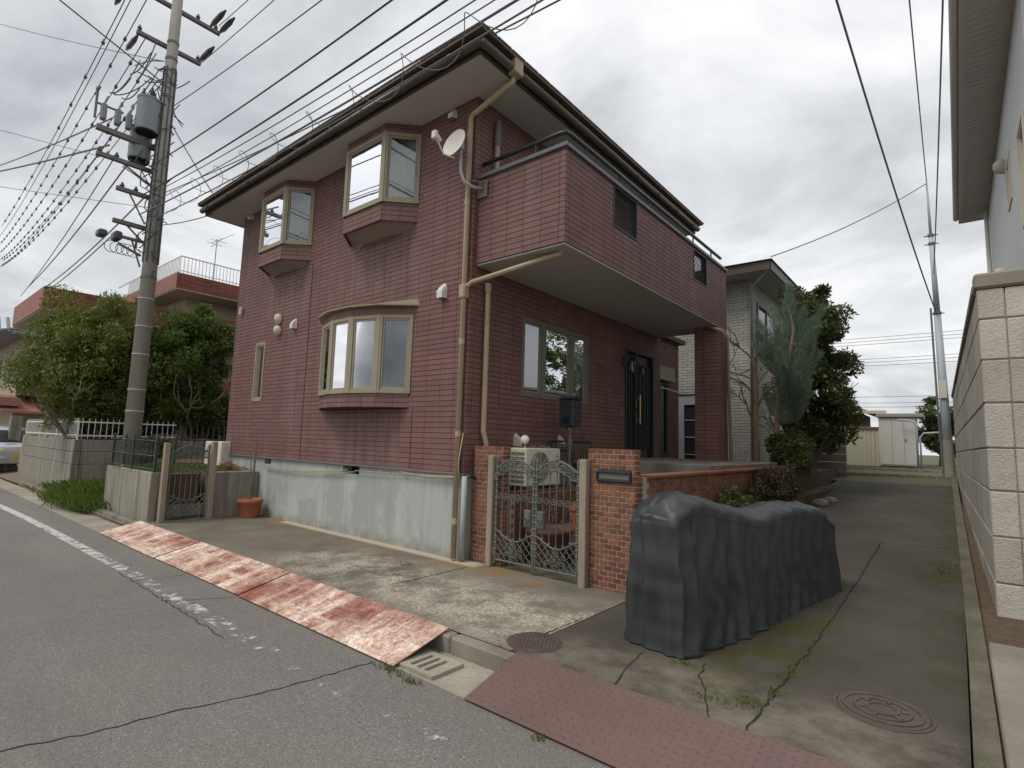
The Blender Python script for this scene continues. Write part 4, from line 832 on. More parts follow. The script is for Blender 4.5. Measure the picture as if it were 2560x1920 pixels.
# ---- ornamental gate leaf in its own plane (x along, z up)
def gate_leaf(t, x0, x1, ztop, nb=5, flip=False, lock=True, y=0):
    wdt = x1 - x0; cx_ = (x0 + x1) / 2; zb = .09
    arch = lambda s_: ztop - .15 + .12 * math.sin(math.pi * s_)          # upper arch
    arch2 = lambda s_: ztop - .235 + .095 * max(0, math.sin(math.pi * (s_ * 1.3 - .15)))
    low = lambda s_: .44 - .11 * math.sin(math.pi * s_) ** 1.4
    mb = MB().tube([(x0, y, .05), (x0, y, ztop - .05)], .016, 8).tube([(x1, y, .05), (x1, y, ztop - .05)], .016, 8)
    for f in (arch, arch2, low): mb.tube([(x0 + wdt * i / 16, y, f(i / 16)) for i in range(17)], .0105, 6)
    mb.tube([(x0, y, zb), (x1, y, zb)], .012, 6).lathe((x0, y, ztop - .05), [(.02, 0), (.012, .03), (.001, .06)], 8).lathe((x1, y, ztop - .05), [(.02, 0), (.012, .03), (.001, .06)], 8)
    mb.lathe((cx_, y, arch(.5)), [(.012, 0), (.02, .02), (.006, .04), (.014, .055), (.001, .09)], 8)
    lf = part('gate_leaf', mb, 'gate', t, local=True)
    # twisted collars on the stiles
    tw = MB()
    for xs in (x0, x1):
        for i in range(14): z = .2 + i * .075; tw.lathe((xs, y, z), [(.016, 0), (.023, .012), (.016, .024)], 8)
    stuff(part('stile_collars', tw, 'gate', lf, local=True))
    for i in range(nb):
        s_ = (i + 1) / (nb + 1); xx = x0 + wdt * s_; b_ = MB().tube([(xx, y, low(s_)), (xx, y, arch2(s_))], .0068, 6).lathe((xx, y, low(s_) + .006), [(.008, 0), (.015, .015), (.006, .035)], 7).lathe((xx, y, arch2(s_) - .035), [(.006, 0), (.013, .018), (.007, .035)], 7); part('bar', b_, 'gate', lf, local=True)
    for i in range(nb + 1):
        xx = x0 + wdt * (i + .5) / (nb + 1); part('ring', MB().tube(arc((xx, y, .84), wdt / (nb + 1) * .34, 45, 405, 8, (1, 0, 0), (0, 0, 1)), .0062, 5), 'gate', lf, local=True)
    part('ring_rail', MB().tube([(x0, y + .006, .84), (x1, y + .006, .84)], .004, 5), 'gate', lf, local=True)
    sc_ = MB()
    for sg in (-1, 1):
        for (dx_, dz, r_) in ((.07, -.025, .045), (.155, -.05, .04), (.225, -.095, .03)):
            xx = cx_ + sg * dx_ * wdt / .6; sc_.tube(spiral((xx, y, (arch(.5 + sg * dx_ * .95 / .6 * .6) + arch2(.5 + sg * dx_ / .6 * .6)) / 2), r_, 1.4, math.pi / 2, sg), .006, 5)
            sc_.tube(spiral((xx + sg * .03, y, arch(.5) - .09 - dx_ * .42), r_ * .6, 1.2, -math.pi / 2, -sg), .005, 5)
    for k_ in range(9):
        s_ = .08 + .84 * k_ / 8; zm = (arch(s_) + arch2(s_)) / 2; gp = max(.02, (arch(s_) - arch2(s_)) / 2)
        sc_.tube(spiral((x0 + wdt * s_, y - .006, zm), gp * .95, 1.5, k_ * 1.3, 1 if k_ % 2 else -1, 14), .0055, 5); sc_.lathe((x0 + wdt * s_, y - .008, zm), [(.009, -.006), (.009, .006), (.001, .008)], 7, (0, -1, 0))
    sc_.tube([(cx_, y, arch2(.5)), (cx_, y, arch(.5))], .007, 5)
    stuff(part('scrollwork', sc_, 'gate', lf, local=True))
    # lattice at the foot
    n = 7; step = wdt / 6
    for sg in (1, -1):
        for q_ in range(-6, 8):
            pts_ = []
            for i in range(25):
                z = zb + (.44 - zb) * i / 24; xx = cx_ + sg * (q_ * step - wdt / 2 + (z - zb) * .95); s_ = (xx - x0) / wdt
                if 0 < s_ < 1 and z <= low(s_): pts_.append((xx, y + .004 * sg, z))
            if len(pts_) > 2: part('lattice_bar', MB().tube([pts_[0], pts_[-1]], .0055, 5), 'gate', lf, local=True)
    fl = MB()
    for a in range(12): fl.tube(spiral((cx_ + (.06 if a < 6 else .13) * math.cos(a * 1.047 + (a > 5) * .5), y - .01, .22 + (.055 if a < 6 else .085) * math.sin(a * 1.047 + (a > 5) * .5)), .034, 1.3, a, 1 if a % 2 else -1, 12), .006, 5)
    fl.lathe((cx_, y - .012, .22), [(.02, 0), (.016, .012), (.001, .014)], 10, (0, -1, 0)); part('rosette', fl, 'gate', lf, local=True)
    if lock:
        lx_ = x0 + .0 if flip else x1 - .0; sx = 1 if flip else -1
        a, b_ = sorted((lx_ + sx * .022, lx_ + sx * .12)); lk = part('lock_plate', MB().bbox((a, y - .03, .53), (b_, y + .03, .72), .006).bbox((a + .012, y - .036, .555), (b_ - .012, y - .03, .695), .004), 'gate', lf, local=True)
        part('door_knocker', MB().tube(arc(((a + b_) / 2, y - .045, .61), .024, 0, 360, 14), .0055, 5), 'gate', lk, local=True)
    return lf
t = thing('garden_gate', 'green wrought iron double gate with arched scrollwork between two brick piers', 'gate', (0, .075, 0))
part('gate_post', MB().bbox((.385, -.045, 0), (.47, .04, 1.325), .008), 'post', t, local=True); part('gate_post', MB().bbox((1.71, -.045, -.01), (1.80, .04, 1.335), .008), 'post', t, local=True)
gate_leaf(t, .51, 1.075, 1.33, 5); gate_leaf(t, 1.115, 1.675, 1.33, 5, flip=True)
for xa, xb in ((.47, .5), (1.685, 1.71)):
    for za2 in (1.03, .14): part('hinge', MB().bbox((xa, -.02, za2), (xb, .02, za2 + .09), .003), 'gate', t, local=True)
part('drop_bolt', MB().tube([(1.095, -.012, .0), (1.095, -.012, .5)], .008, 6), 'gate', t, local=True)

# things behind the gate
def pot(name, label, c, prof, m, rim=True, soil_z=None, sq=False):
    t = thing(name, label, 'plant pot', c)
    part('pot', MB().lathe((0, 0, 0), prof, 4 if sq else 28), m, t, local=True, smooth=not sq)
    if soil_z: part('soil', MB().lathe((0, 0, 0), [(soil_z[1], soil_z[0] - .02), (soil_z[1] * .7, soil_z[0] + .01), (.001, soil_z[0] + .02)], 18), 'soil', t, local=True)
    return t
def bare_stems(t, n, h, spread, r=.008, m='bark', z0=.3, twigs=2):
    mb = MB()
    for i in range(n):
        a = random.uniform(0, 6.28); p = Vector((.03 * math.cos(a), .03 * math.sin(a), z0)); pts_ = [p]; d = Vector((math.cos(a) * spread, math.sin(a) * spread, 1))
        for k_ in range(6): d += Vector((random.uniform(-.35, .35), random.uniform(-.35, .35), random.uniform(-.1, .1))); pts_.append(pts_[-1] + d.normalized() * h / 6)
        mb.tube(pts_, [r * (1 - .75 * k_ / 6) for k_ in range(7)], 5)
        for q_ in range(twigs):
            b_ = pts_[random.randint(2, 5)]; e_ = b_ + Vector((random.uniform(-.5, .5), random.uniform(-.5, .5), random.uniform(.2, .7))) * h * .3; mb.tube([b_, b_.lerp(e_, .5) + Vector((0, 0, .01)), e_], [r * .5, r * .4, r * .2], 4)
    return part('bare_stems', mb, m, t, local=True)
pt = pot('planter_pot', 'wide brown planter pot with dry stems just behind the gate', (.92, .62, .004), [(.2, 0), (.21, .02), (.275, .38), (.3, .4), (.305, .45), (.275, .45), (.265, .4)], 'browpot', soil_z=(.41, .27)); bare_stems(pt, 7, .5, .5, .006, 'bark', .4, 3)
tt = thing('planter_pot', 'tall square terracotta pot with a relief rim standing on the steps', 'plant pot', (1.2, 1.12, .205), rotz=R(20))
vs = []; hw = [(.12, 0), (.15, .18), (.185, .42), (.2, .44), (.2, .52), (.17, .52), (.165, .47)]
mb = MB().lathe((0, 0, 0), [(r_ * 1.414, z) for r_, z in hw], 4); part('pot', mb, 'terracotta', tt, local=True); mb = MB()
for a in range(4):
    for k_ in range(3):
        th = a * math.pi / 2 + math.pi / 4 * 0; x, y = math.cos(th + math.pi / 4 * 0) * .165, math.sin(th) * .165
        mb.tube(arc((x * 1.0 - math.sin(th) * (k_ - 1) * .09, y * 1.0 + math.cos(th) * (k_ - 1) * .09, .36), .035, 180, 360, 8, (-math.sin(th), math.cos(th), 0), (0, 0, 1)), .008, 5)
part('relief', mb, 'terracotta', tt, local=True); part('soil', MB().box((-.16, -.16, .44), (.16, .16, .475)), 'soil', tt, local=True)
part('back_slab', MB().bbox((-.07, -.03, .47), (.07, .03, .66), .01), 'terracotta', tt, local=True)
# air conditioner by the gate
def aircon(name, label, loc, rotz, m='cream'):
    t = thing(name, label, 'air conditioner', loc, 'outdoor air conditioner units', rotz); w_, d_, h_ = .78, .28, .54
    part('case', MB().bbox((-w_ / 2, -d_ / 2, .04), (w_ / 2, d_ / 2, h_), .012), m, t, local=True)
    for x in (-.3, .3): part('foot', MB().box((x - .04, -d_ / 2 - .02, 0), (x + .04, d_ / 2 + .02, .04)), 'trim', t, local=True)
    rec = part('fan_opening', MB().lathe((-.09, -d_ / 2 - .001, .29), [(.205, 0), (.205, .003), (.001, .003)], 28, (0, -1, 0)), 'dark', t, local=True)
    mb = MB()
    for k_ in range(9): mb.tube(arc((-.09, -d_ / 2 - .012, .29), .03 + .021 * k_, 0, 360, 28), .0035, 4)
    for a in range(8): mb.tube([(-.09, -d_ / 2 - .012, .29), (-.09 + .205 * math.cos(a * .785), -d_ / 2 - .012, .29 + .205 * math.sin(a * .785))], .004, 4)
    part('fan_grille', mb, m, t, local=True)
    mb = MB()
    for k_ in range(7): mb.box((-w_ / 2 - .006, -d_ / 2 + .03, .09 + k_ * .06), (-w_ / 2 - .001, d_ / 2 - .03, .125 + k_ * .06))
    part('side_louvre', mb, 'framedk', t, local=True); mb = MB()
    for k_ in range(9): mb.bbox((w_ / 2 + .0005, -d_ / 2 + .03, .07 + k_ * .045), (w_ / 2 + .012, d_ / 2 - .03, .1 + k_ * .045), .003)
    part('side_rib', mb, m, t, local=True); return t
aircon('air_conditioner', 'cream outdoor air conditioner with round fan grille behind the garden gate', (.41, .98, .885), R(90))
ac2 = aircon('air_conditioner', 'white outdoor air conditioner with ribbed side at the house end wall', (-7.15, -.05, .785), 0, 'white')
t = thing('work_lamp', 'small white lamp clipped on top of the air conditioner', 'lamp', (.42, .72, 1.425))
part('lamp_head', MB().lathe((0, 0, .1), [(.02, -.03), (.05, .0), (.06, .05), (.001, .055)], 14, (.5, -.8, .25)), 'white', t, local=True, smooth=True); part('lamp_stem', MB().tube([(-.02, .02, .0), (-.04, .06, .04), (0, 0, .1)], .008, 6), 'white', t, local=True)
mb = MB()
for i in range(26):
    a = random.uniform(0, 6.28); p = Vector((.41 + random.uniform(-.1, .1), 1.05 + random.uniform(-.3, .28), 1.43)); mb.tube([p, p + Vector((math.cos(a) * .09, math.sin(a) * .09, random.uniform(0, .04)))], [.007, .004], 5)
tag(link('dry_branches', mb, 'trim'), 'heap of dark dry branches lying on the cream air conditioner', 'branches')
# post mailbox
t = thing('post_mailbox', 'dark cast iron mailbox on a turned post by the side window', 'mailbox', (.45, 1.75, .85))
part('post', MB().lathe((0, 0, 0), [(.07, 0), (.07, .05), (.035, .08), (.03, .2), (.05, .24), (.03, .28), (.045, .34), (.03, .4), (.028, .62), (.045, .68), (.028, .72), (.03, .82), (.08, .9)], 14), 'gate', t, local=True, smooth=True)
b_ = part('mail_box', MB().bbox((-.125, -.11, .9), (.125, .11, 1.3), .012).add([(-.15, -.135, 1.3), (.15, -.135, 1.3), (.15, .135, 1.3), (-.15, .135, 1.3), (-.09, -.08, 1.345), (.09, -.08, 1.345), (.09, .08, 1.345), (-.09, .08, 1.345)], [(3, 2, 1, 0), (4, 5, 6, 7), (0, 1, 5, 4), (1, 2, 6, 5), (2, 3, 7, 6), (3, 0, 4, 7)]), mat('dark_iron', (.035, .042, .048), .5, (.06, .07, .075), 12, .7, metal=.3, bump=.5, bscale=90), t, local=True)
mb = MB()
for k_ in range(9): mb.tube(spiral((random.uniform(-.08, .08), -.113, 1.1 + random.uniform(-.02, .15)), .03, 1.2, random.uniform(0, 6), 1, 10), .005, 4)
part('relief', mb, MATS['dark_iron'], b_, local=True); part('mail_window', MB().bbox((-.06, -.122, .94), (.06, -.108, 1.04), .004), 'dark', b_, local=True)
mb = MB()
for k_ in range(9): mb.tube([(.128 if k_ % 2 else .128, -.08 + .16 * (k_ % 3) / 2, .95 + .1 * (k_ // 3)), (.13, -.05 + .16 * (k_ % 3) / 2, 1.02 + .1 * (k_ // 3))], .006, 4)
part('side_relief', mb, MATS['dark_iron'], b_, local=True)
# garden bench
t = thing('garden_bench', 'dark slatted garden bench with iron ends against the house wall', 'bench', (.28, 2.35, .86), rotz=R(90))
for sx in (-.58, .58): part('bench_end', MB().tube([(sx, -.22, 0), (sx, -.2, .36), (sx, -.24, .52), (sx, .05, .54), (sx, .14, .5)], .018, 6).tube([(sx, .2, 0), (sx, .12, .36), (sx, .2, .68)], .018, 6).tube([(sx, -.2, .34), (sx, .13, .34)], .016, 6), 'black', t, local=True)
for k_ in range(5): part('seat_slat', MB().bbox((-.56, -.2 + k_ * .068, .36), (.56, -.15 + k_ * .068, .38), .004), 'woodbrown', t, local=True)
for k_ in range(13): part('back_slat', MB().bbox((-.54 + k_ * .085, .12, .4), (-.5 + k_ * .085, .135, .66), .003, Matrix.Translation((0, -.05, 0)) @ Matrix.Rotation(R(-8), 4, 'X')), 'woodbrown', t, local=True)
part('top_rail', MB().tube([(-.58, .19, .67), (.58, .19, .67)], .016, 6), 'black', t, local=True)

# ================================================================== draped dark cover beside the pier
random.seed(11)
from mathutils import noise as mn
CV = dict(x0=2.745, x1=3.35, y0=-1.03, y1=1.75)
CROT = Matrix.Translation((3.05, -1.03, 0)) @ Matrix.Rotation(R(-12), 4, 'Z') @ Matrix.Translation((-3.05, 1.03, 0))
def cover_pt(a, v, off=0.):
    x0, x1, y0, y1 = CV['x0'], CV['x1'], CV['y0'], CV['y1']; y = y0 + (y1 - y0) * v; s_ = abs(a)
    hump = 1.08 + .07 * math.exp(-((v - .10) / .09) ** 2) - .15 / (1 + math.exp(-(v - .34) * 16)) + .07 * math.exp(-((v - .70) / .16) ** 2)
    e0 = min(1, v / .05); e1 = min(1, (1 - v) / .10); end = (.90 + .10 * math.sqrt(e0)) * (.80 + .20 * math.sqrt(e1)); cx_ = (x0 + x1) / 2
    wdt = (x1 - x0) * (.94 + .06 * math.sin(v * 7)) * (.94 + .06 * math.sqrt(e0)) * (.86 + .14 * math.sqrt(e1))
    if s_ > .42: q = (s_ - .42) / .58; xx = math.copysign(.41 + .09 * q ** 1.3, a); zz_ = (1 - q) * .90
    else: q = s_ / .42; xx = math.copysign(.41 * math.sin(q * math.pi / 2), a); zz_ = .90 + .10 * math.cos(q * math.pi / 2)
    p = Vector((cx_ + xx * wdt, y, max(.008, zz_ * hump * end)))
    nv3 = lambda f, o: mn.noise(Vector((p.x * f + o, p.y * f, p.z * f * .55)))
    nl = lambda f, o: mn.noise(Vector((p.x * f + o, p.y * f, p.z * f * .16)))
    fold = .022 * nv3(2.6, 0) + .030 * (.2 - abs(nl(4, 5))) + .020 * (.18 - abs(nl(9, 9))) + .018 * (.18 - abs(nv3(7, 1))) + .012 * (.15 - abs(nv3(16, 4))) + .017 * math.sin(y * 27 + 5 * mn.noise(Vector((y * 1.5, p.z * 2.2, a)))) * (1 - zz_) ** .7
    fold += off
    k_ = 1 if s_ > .42 else s_ / .42; p.x += math.copysign(1, a) * k_ * fold; p.z += (1 - k_) * fold + .02 * nv3(5, 3) * (zz_ > .2)
    if v < .06 or v > .92: p.y += (-1 if v < .5 else 1) * (.05 * nv3(4, 7) + .03 * (abs(nv3(10, 2)) - .2) + off)
    p.z = max(.006, p.z); return p
def cover_mesh():
    nu, nv = 90, 150; rows = []
    for j in range(nv + 1): rows.append([tuple(cover_pt(-1 + 2 * i / nu, j / nv)) for i in range(nu + 1)])
    mb = MB().sheet(rows); n0 = nu + 1; last = (len(rows) - 1) * n0
    mb.f.append(tuple(reversed(range(last, last + n0))))
    fr = []; K = 44
    for i in range(nu // 2 + 1):
        l_, r_ = cover_pt(-1 + 2 * i / nu, 0), cover_pt(1 - 2 * i / nu, 0); row = []
        for k_ in range(K + 1):
            p = l_.lerp(r_, k_ / K); w_ = math.sin(math.pi * k_ / K); h_ = p.z; f = .02 * math.sin(p.x * 48 + 4 * mn.noise(Vector((p.x * 3, h_ * 1.5, 2)))) * max(0, 1 - h_ / 1.1) ** .5 + .05 * (.2 - abs(mn.noise(Vector((p.x * 5 + 9, 2.2, h_ * .9))))) + .025 * (.18 - abs(mn.noise(Vector((p.x * 10, 7.1, h_ * 1.8 + p.x * 3)))))
            p.y -= w_ ** .5 * (.045 + f) * (1 if i < nu // 2 else 0); row.append(tuple(p))
        fr.append(row)
    mb.sheet(fr); return mb
t = thing('draped_cover', 'dark grey crumpled cover draped over a bulky shape beside the letter slot pier', 'cover', (3.05, .1, .0))
cm = cover_mesh(); cm.v = [tuple(CROT @ Vector(p)) for p in cm.v]; part('fabric', cm, 'cover', t, smooth=True)
for a_ in (0, -.44, .44): part('seam', MB().tube([CROT @ cover_pt(a_, .01 + .98 * i / 120, .0015) for i in range(121)], .0035, 5), 'cover', t)
for a_ in (-.985, .985): part('hem', MB().tube([CROT @ cover_pt(a_, i / 140, .003) for i in range(141)], .008, 5), 'cover', t)

# ================================================================== left: side gate, concrete box, planter
t = thing('concrete_planter_box', 'stained concrete retaining box below the iron fence', 'retaining wall', (-6.8, -1.5, 0))
part('box_wall', MB().bbox((-8.07, -1.76, -.2), (-5.56, -1.64, .805), .008).bbox((-5.68, -1.638, -.2), (-5.562, -1.60, .8), .006).bbox((-8.07, -1.638, -.2), (-7.95, -.4, .8), .006), 'concrete', t)
part('soil', MB().box((-7.94, -1.638, 0), (-5.69, -.95, .765)), 'soil', t)
t = thing('side_steps_wall', 'low concrete wall beside the potted bare shrub, holding the raised yard', 'retaining wall', (-5.5, -.4, 0))
part('wall_body', MB().bbox((-5.62, -.86, -.2), (-5.46, .0, .80), .008), 'concrete', t)
struct('raised_yard', MB().box((-7.9, -.86, 0), (-5.63, .0, .77)).box((-7.9, -.955, 0), (-6.6, -.87, .5)), 'soil')
mb = MB()
for k_ in range(3): mb.bbox((-5.95 - k_ * .3, -1.59, -.1), (-5.66 - k_ * .3 if k_ else -5.66, -.87, .24 + .22 * k_), .008)
mb.bbox((-7.9, -1.59, -.1), (-6.56, -.87, .775), .008); struct('side_steps', mb, 'concrete')
t = thing('side_gate', 'narrow green iron side gate with a scrolled arch between wooden posts', 'gate', (-5.36, -1.62, 0), rotz=R(90))
part('gate_post', MB().bbox((-.05, -.055, 0), (.035, .035, 1.315), .008), 'post', t, local=True); part('gate_post', MB().bbox((.70, -.055, 0), (.785, .035, 1.35), .008), 'post', t, local=True)
gate_leaf(t, .075, .665, 1.30, 6, lock=False)
def iron_fence(label, pts, z0, z1, group='iron railings by the side gate'):
    t = thing('iron_fence', label, 'fence', (pts[0][0], pts[0][1], z0))
    for p in pts: part('fence_post', MB().bbox((p[0] - .02, p[1] - .02, z0), (p[0] + .02, p[1] + .02, z1 + .03), .004).lathe((p[0], p[1], z1 + .03), [(.025, 0), (.02, .03), (.001, .07)], 8), 'fence', t)
    for a, b_ in zip(pts[:-1], pts[1:]):
        a = Vector((*a, 0)); b_ = Vector((*b_, 0)); n = max(3, int((b_ - a).length / .105))
        for z in (z0 + .05, z1 - .02, (z0 + z1) / 2): part('rail', MB().tube([a + Vector((0, 0, z)), b_ + Vector((0, 0, z))], .009, 5), 'fence', t)
        for i in range(1, n):
            p = a.lerp(b_, i / n); part('bar', MB().tube([(p.x, p.y, z0 + .05), (p.x, p.y, z1 - .02)], .0062, 5).tube([(p.x, p.y, z0 + .2), (p.x + .02, p.y, z0 + .27), (p.x - .02, p.y, z0 + .34), (p.x, p.y, z0 + .41)], .007, 5), 'fence', t)
        m_ = (a + b_) / 2; u = (b_ - a).normalized(); sc_ = MB()
        for sg in (-1, 1):
            for k_ in range(3): sc_.tube([m_ + u * (sg * (.07 + .05 * math.cos(q_ * .5) * (1 - q_ / 16)) + .02 * k_ * sg) + Vector((0, 0, z0 + .25 + .1 * k_ + .05 * math.sin(q_ * .5) * (1 - q_ / 16))) for q_ in range(14)], .006, 4)
        stuff(part('scrollwork', sc_, 'fence', t))
    return t
iron_fence('dark iron railing with scrolls on top of the concrete box', [(-8.0, -1.7), (-6.8, -1.7), (-5.62, -1.7)], .805, 1.36)
iron_fence('plain dark iron railing running back behind the side gate', [(-8.02, -1.5), (-8.02, -.6), (-8.02, .3), (-8.02, 1.2)], .78, 1.36)
pt = pot('planter_pot', 'round terracotta pot with a bare shrub at the foundation corner', (-5.13, -.27, .002), [(.15, 0), (.155, .01), (.195, .25), (.215, .26), (.22, .32), (.195, .33), (.185, .29)], 'terracotta', soil_z=(.29, .19))
mb = MB(); base = [(0, 0, .28), (-.02, .0, .45), (.06, -.03, .6), (.09, -.02, .9), (.06, -.02, 1.15), (-.08, -.05, 1.38)]
mb.tube(base, [.022, .022, .02, .018, .015, .007], 7).tube([(-.02, 0, .45), (-.09, .02, .7), (-.1, .0, 1.0)], [.016, .014, .008], 6).tube([(.09, -.02, .9), (.15, -.03, 1.15), (.16, -.03, 1.38)], [.014, .012, .006], 6).tube([(.06, -.02, 1.15), (.0, -.06, 1.3), (-.13, -.08, 1.44)], [.011, .009, .005], 5); part('bare_stems', mb, 'bark', pt, local=True)
mb = MB(); random.seed(4)
for i in range(420):
    a = random.uniform(0, 6.28); r_ = abs(random.gauss(0, .22)); p = Vector((-5.95 + r_ * math.cos(a) * 1.1, -.36 + r_ * math.sin(a) * 1.2, .775 + max(0, .2 - r_ * .55) * random.random())); d = Vector((random.gauss(0, 1), random.gauss(0, 1), random.gauss(0, .35))).normalized() * random.uniform(.05, .14)
    mb.tube([p, p + d], [.005, .003], 4)
tag(stuff(link('brushwood_pile', mb, 'twig')), 'pile of dry brown brushwood beside the white air conditioner', 'brushwood')

# long neighbour wall with white railing
t = thing('neighbour_wall', 'long weathered concrete block wall carrying a white railing', 'wall', (-14, -1.5, 0))
z_ = -.1
for k_, (a, b_) in enumerate(((-.1, .62), (.63, .93), (.94, 1.24))):
    part('wall_course', MB().bbox((-18.6, -1.52 + .012 * k_, a), (-12.0 - .012 * k_, -1.36, b_), .008).bbox((-12.16, -1.35, a), (-12.0 - .012 * k_, 2.6, b_), .008), 'concrete', t)
t = thing('white_railing', 'white metal railing on top of the long concrete wall', 'fence', (-14, -1.45, 1.24))
wm = mat('white_rail', (.66, .66, .63), .5, (.55, .54, .5), 5, .5)
for z in (1.34, 1.68): part('rail', MB().tube([(-18.5, -1.44, z), (-12.09, -1.44, z), (-12.09, .75, z)], .02, 6), wm, t)
pk = MB().tube([(0, 0, 0), (0, 0, .5)], .009, 5).mesh('picket'); pk.materials.append(wm)
for i in range(48): inst('picket', pk, t, (-18.4 + i * .133, -1.44, 1.27))
for i in range(17): inst('picket', pk, t, (-12.09, -1.36 + i * .127, 1.27))
for x in (-18.5, -16.4, -14.3, -12.09): part('post', MB().tube([(x, -1.44, 1.22), (x, -1.44, 1.72)], .022, 6), wm, t)
t = thing('wire_fence', 'thin dark fence standing on the wall behind the side gate', 'fence', (-12.05, 1.6, 1.24))
part('rail', MB().tube([(-12.08, .8, 1.3), (-12.08, 2.6, 1.3)], .012, 5), 'trim', t)
for i in range(12): part('picket', MB().tube([(-12.08, .85 + i * .15, 1.24), (-12.08, .85 + i * .15, 1.68)], .008, 5), 'trim', t)

# ================================================================== neighbour building (flat roof, red tiled parapets)
t = thing('apartment_house', 'flat-roofed tan house with red-brown tiled parapets and a roof railing', 'house', (-18, 6, 0))
part('lower_wall', MB().box((-19.2, -.9, 0), (-16.0, 12, 4.9)), 'tan', t); part('upper_wall', MB().box((-22, 2.0, 4.9), (-16.0, 12, 6.3)), 'tan', t)
part('lower_eave', MB().box((-19.6, -1.95, 4.86), (-15.0, 12, 4.90)), 'tan', t); part('upper_eave', MB().box((-22, 1.34, 6.25), (-15.0, 12, 6.29)), 'tan', t)
def parapet(nm, x0, x1, y0, y1, z0, z1):
    p = part(nm, MB().box((x0, y0, z0), (x1, y0 + .12, z1)).box((x1 - .12, y0 + .12, z0), (x1, y1, z1)), 'pinktile', t)
    mb = MB(); tile_mesh(mb, (x1, 0, 0), (0, 1, 0), (1, 0, 0), tile_rects(y0, y1, z0, z1, [], .24, .075, zoff=z0), .008); stuff(part('tile_facing', mb, 'redtile', p))
    mb = MB(); tile_mesh(mb, (0, y0, 0), (1, 0, 0), (0, -1, 0), tile_rects(x0, x1, z0, z1, [], .24, .075, zoff=z0), .008); stuff(part('tile_facing', mb, 'pinktile', p))
parapet('lower_parapet', -19.6, -15.0, -1.97, 12, 4.90, 5.53); parapet('upper_parapet', -22, -15.0, 1.33, 12, 6.29, 6.82)
rl = part('roof_railing', MB().tube([(-21.9, 1.42, 7.42), (-15.08, 1.42, 7.42), (-15.08, 11.9, 7.42)], .022, 6).tube([(-21.9, 1.42, 6.92), (-15.08, 1.42, 6.92), (-15.08, 11.9, 6.92)], .015, 6), wm, t)
bm_ = MB().tube([(0, 0, 0), (0, 0, .58)], .011, 5).mesh('baluster'); bm_.materials.append(wm)
for i in range(46): inst('baluster', bm_, rl, (-15.08, 1.42 + i * .115, 6.84))
for i in range(42): inst('baluster', bm_, rl, (-15.2 - i * .13, 1.42, 6.84))
part('balcony_band', MB().box((-16.0, -.4, 2.6), (-15.4, 8, 3.3)), 'redtile', t)
for k_ in range(4): f = part('window', MB().box((-15.99, .2 + k_ * 2., 3.5), (-15.95, 1.5 + k_ * 2., 4.6)), 'framedk', t); part('pane', MB().box((-15.949, .28 + k_ * 2., 3.58), (-15.94, 1.42 + k_ * 2., 4.52)), 'black', f)
for k_ in range(3): f = part('window', MB().box((-15.99, -.3 + k_ * 2.6, 1.2), (-15.95, 1.5 + k_ * 2.6, 2.5)), 'frame', t); part('pane', MB().box((-15.949, -.2 + k_ * 2.6, 1.3), (-15.94, 1.4 + k_ * 2.6, 2.42)), 'black', f)
part('tv_aerial', MB().tube([(-17, 3.2, 6.8), (-17, 3.2, 9.0)], .02, 5).tube([(-17.5, 3.2, 8.8), (-16.4, 3.2, 8.9)], .012, 4).tube([(-17.2, 2.9, 8.85), (-17.2, 3.5, 8.85)], .01, 4).tube([(-16.8, 2.9, 8.87), (-16.8, 3.5, 8.87)], .01, 4).tube([(-16.5, 2.8, 8.6), (-16.5, 3.6, 9.2)], .012, 4), 'steel', t)
# far left old house
t = thing('old_house', 'older tan house with grey tiled roof and brown balcony far down the street', 'house', (-32, 2, 0))
part('wall', MB().box((-36, -.6, 0), (-27.5, 9, 5.6)), 'tan', t)
part('roof', MB().add([(-37, -1.6, 5.55), (-26.6, -1.6, 5.55), (-26.6, 10, 5.55), (-37, 10, 5.55), (-35, 4, 7.4), (-28.5, 4, 7.4)], [(0, 1, 5, 4), (1, 2, 5), (2, 3, 4, 5), (3, 0, 4), (3, 2, 1, 0)]), 'kawara', t)
mb = MB()
for i in range(34): x = -36.9 + i * .31; mb.tube([(x, -1.62, 5.58), (x + .02 * (i - 17) * .12, 1.2, 6.5)], .07, 6)
stuff(part('roof_tile_row', mb, 'kawara', t))
mb = MB()
for i in range(36): y = -1.5 + i * .31; mb.tube([(-26.58, y, 5.58), (-27.4, y, 6.3)], .07, 6)
stuff(part('roof_tile_row', mb, 'kawara', t))
part('balcony', MB().box((-27.5, -.6, 2.9), (-26.5, 6, 4.1)), 'woodbrown', t); part('awning', MB().add([(-27.5, -1.2, 2.9), (-27.5, 6, 2.9), (-26.0, 6, 2.2), (-26.0, -1.2, 2.2), (-27.5, -1.2, 2.1), (-26, -1.2, 2.1), (-26, 6, 2.1)], [(0, 3, 2, 1), (0, 4, 5, 3), (3, 5, 6, 2)]), 'pinktile', t)
part('awning', MB().box((-36, -1.5, 2.4), (-26.1, -.6, 2.75)), 'pinktile', t)
for x in (-34, -31, -29): f = part('window', MB().box((x, -.66, 3.6), (x + 1.6, -.6, 4.9)), 'framedk', t); part('pane', MB().box((x + .08, -.665, 3.68), (x + 1.52, -.6601, 4.82)), 'black', f)
f = part('window', MB().box((-27.5, .2, 4.2), (-27.45, 1.8, 5.2)), 'framedk', t)
part('gate_pillar', MB().box((-20.6, -1.6, 0), (-20.3, -1.3, 1.9)), 'concrete', t)

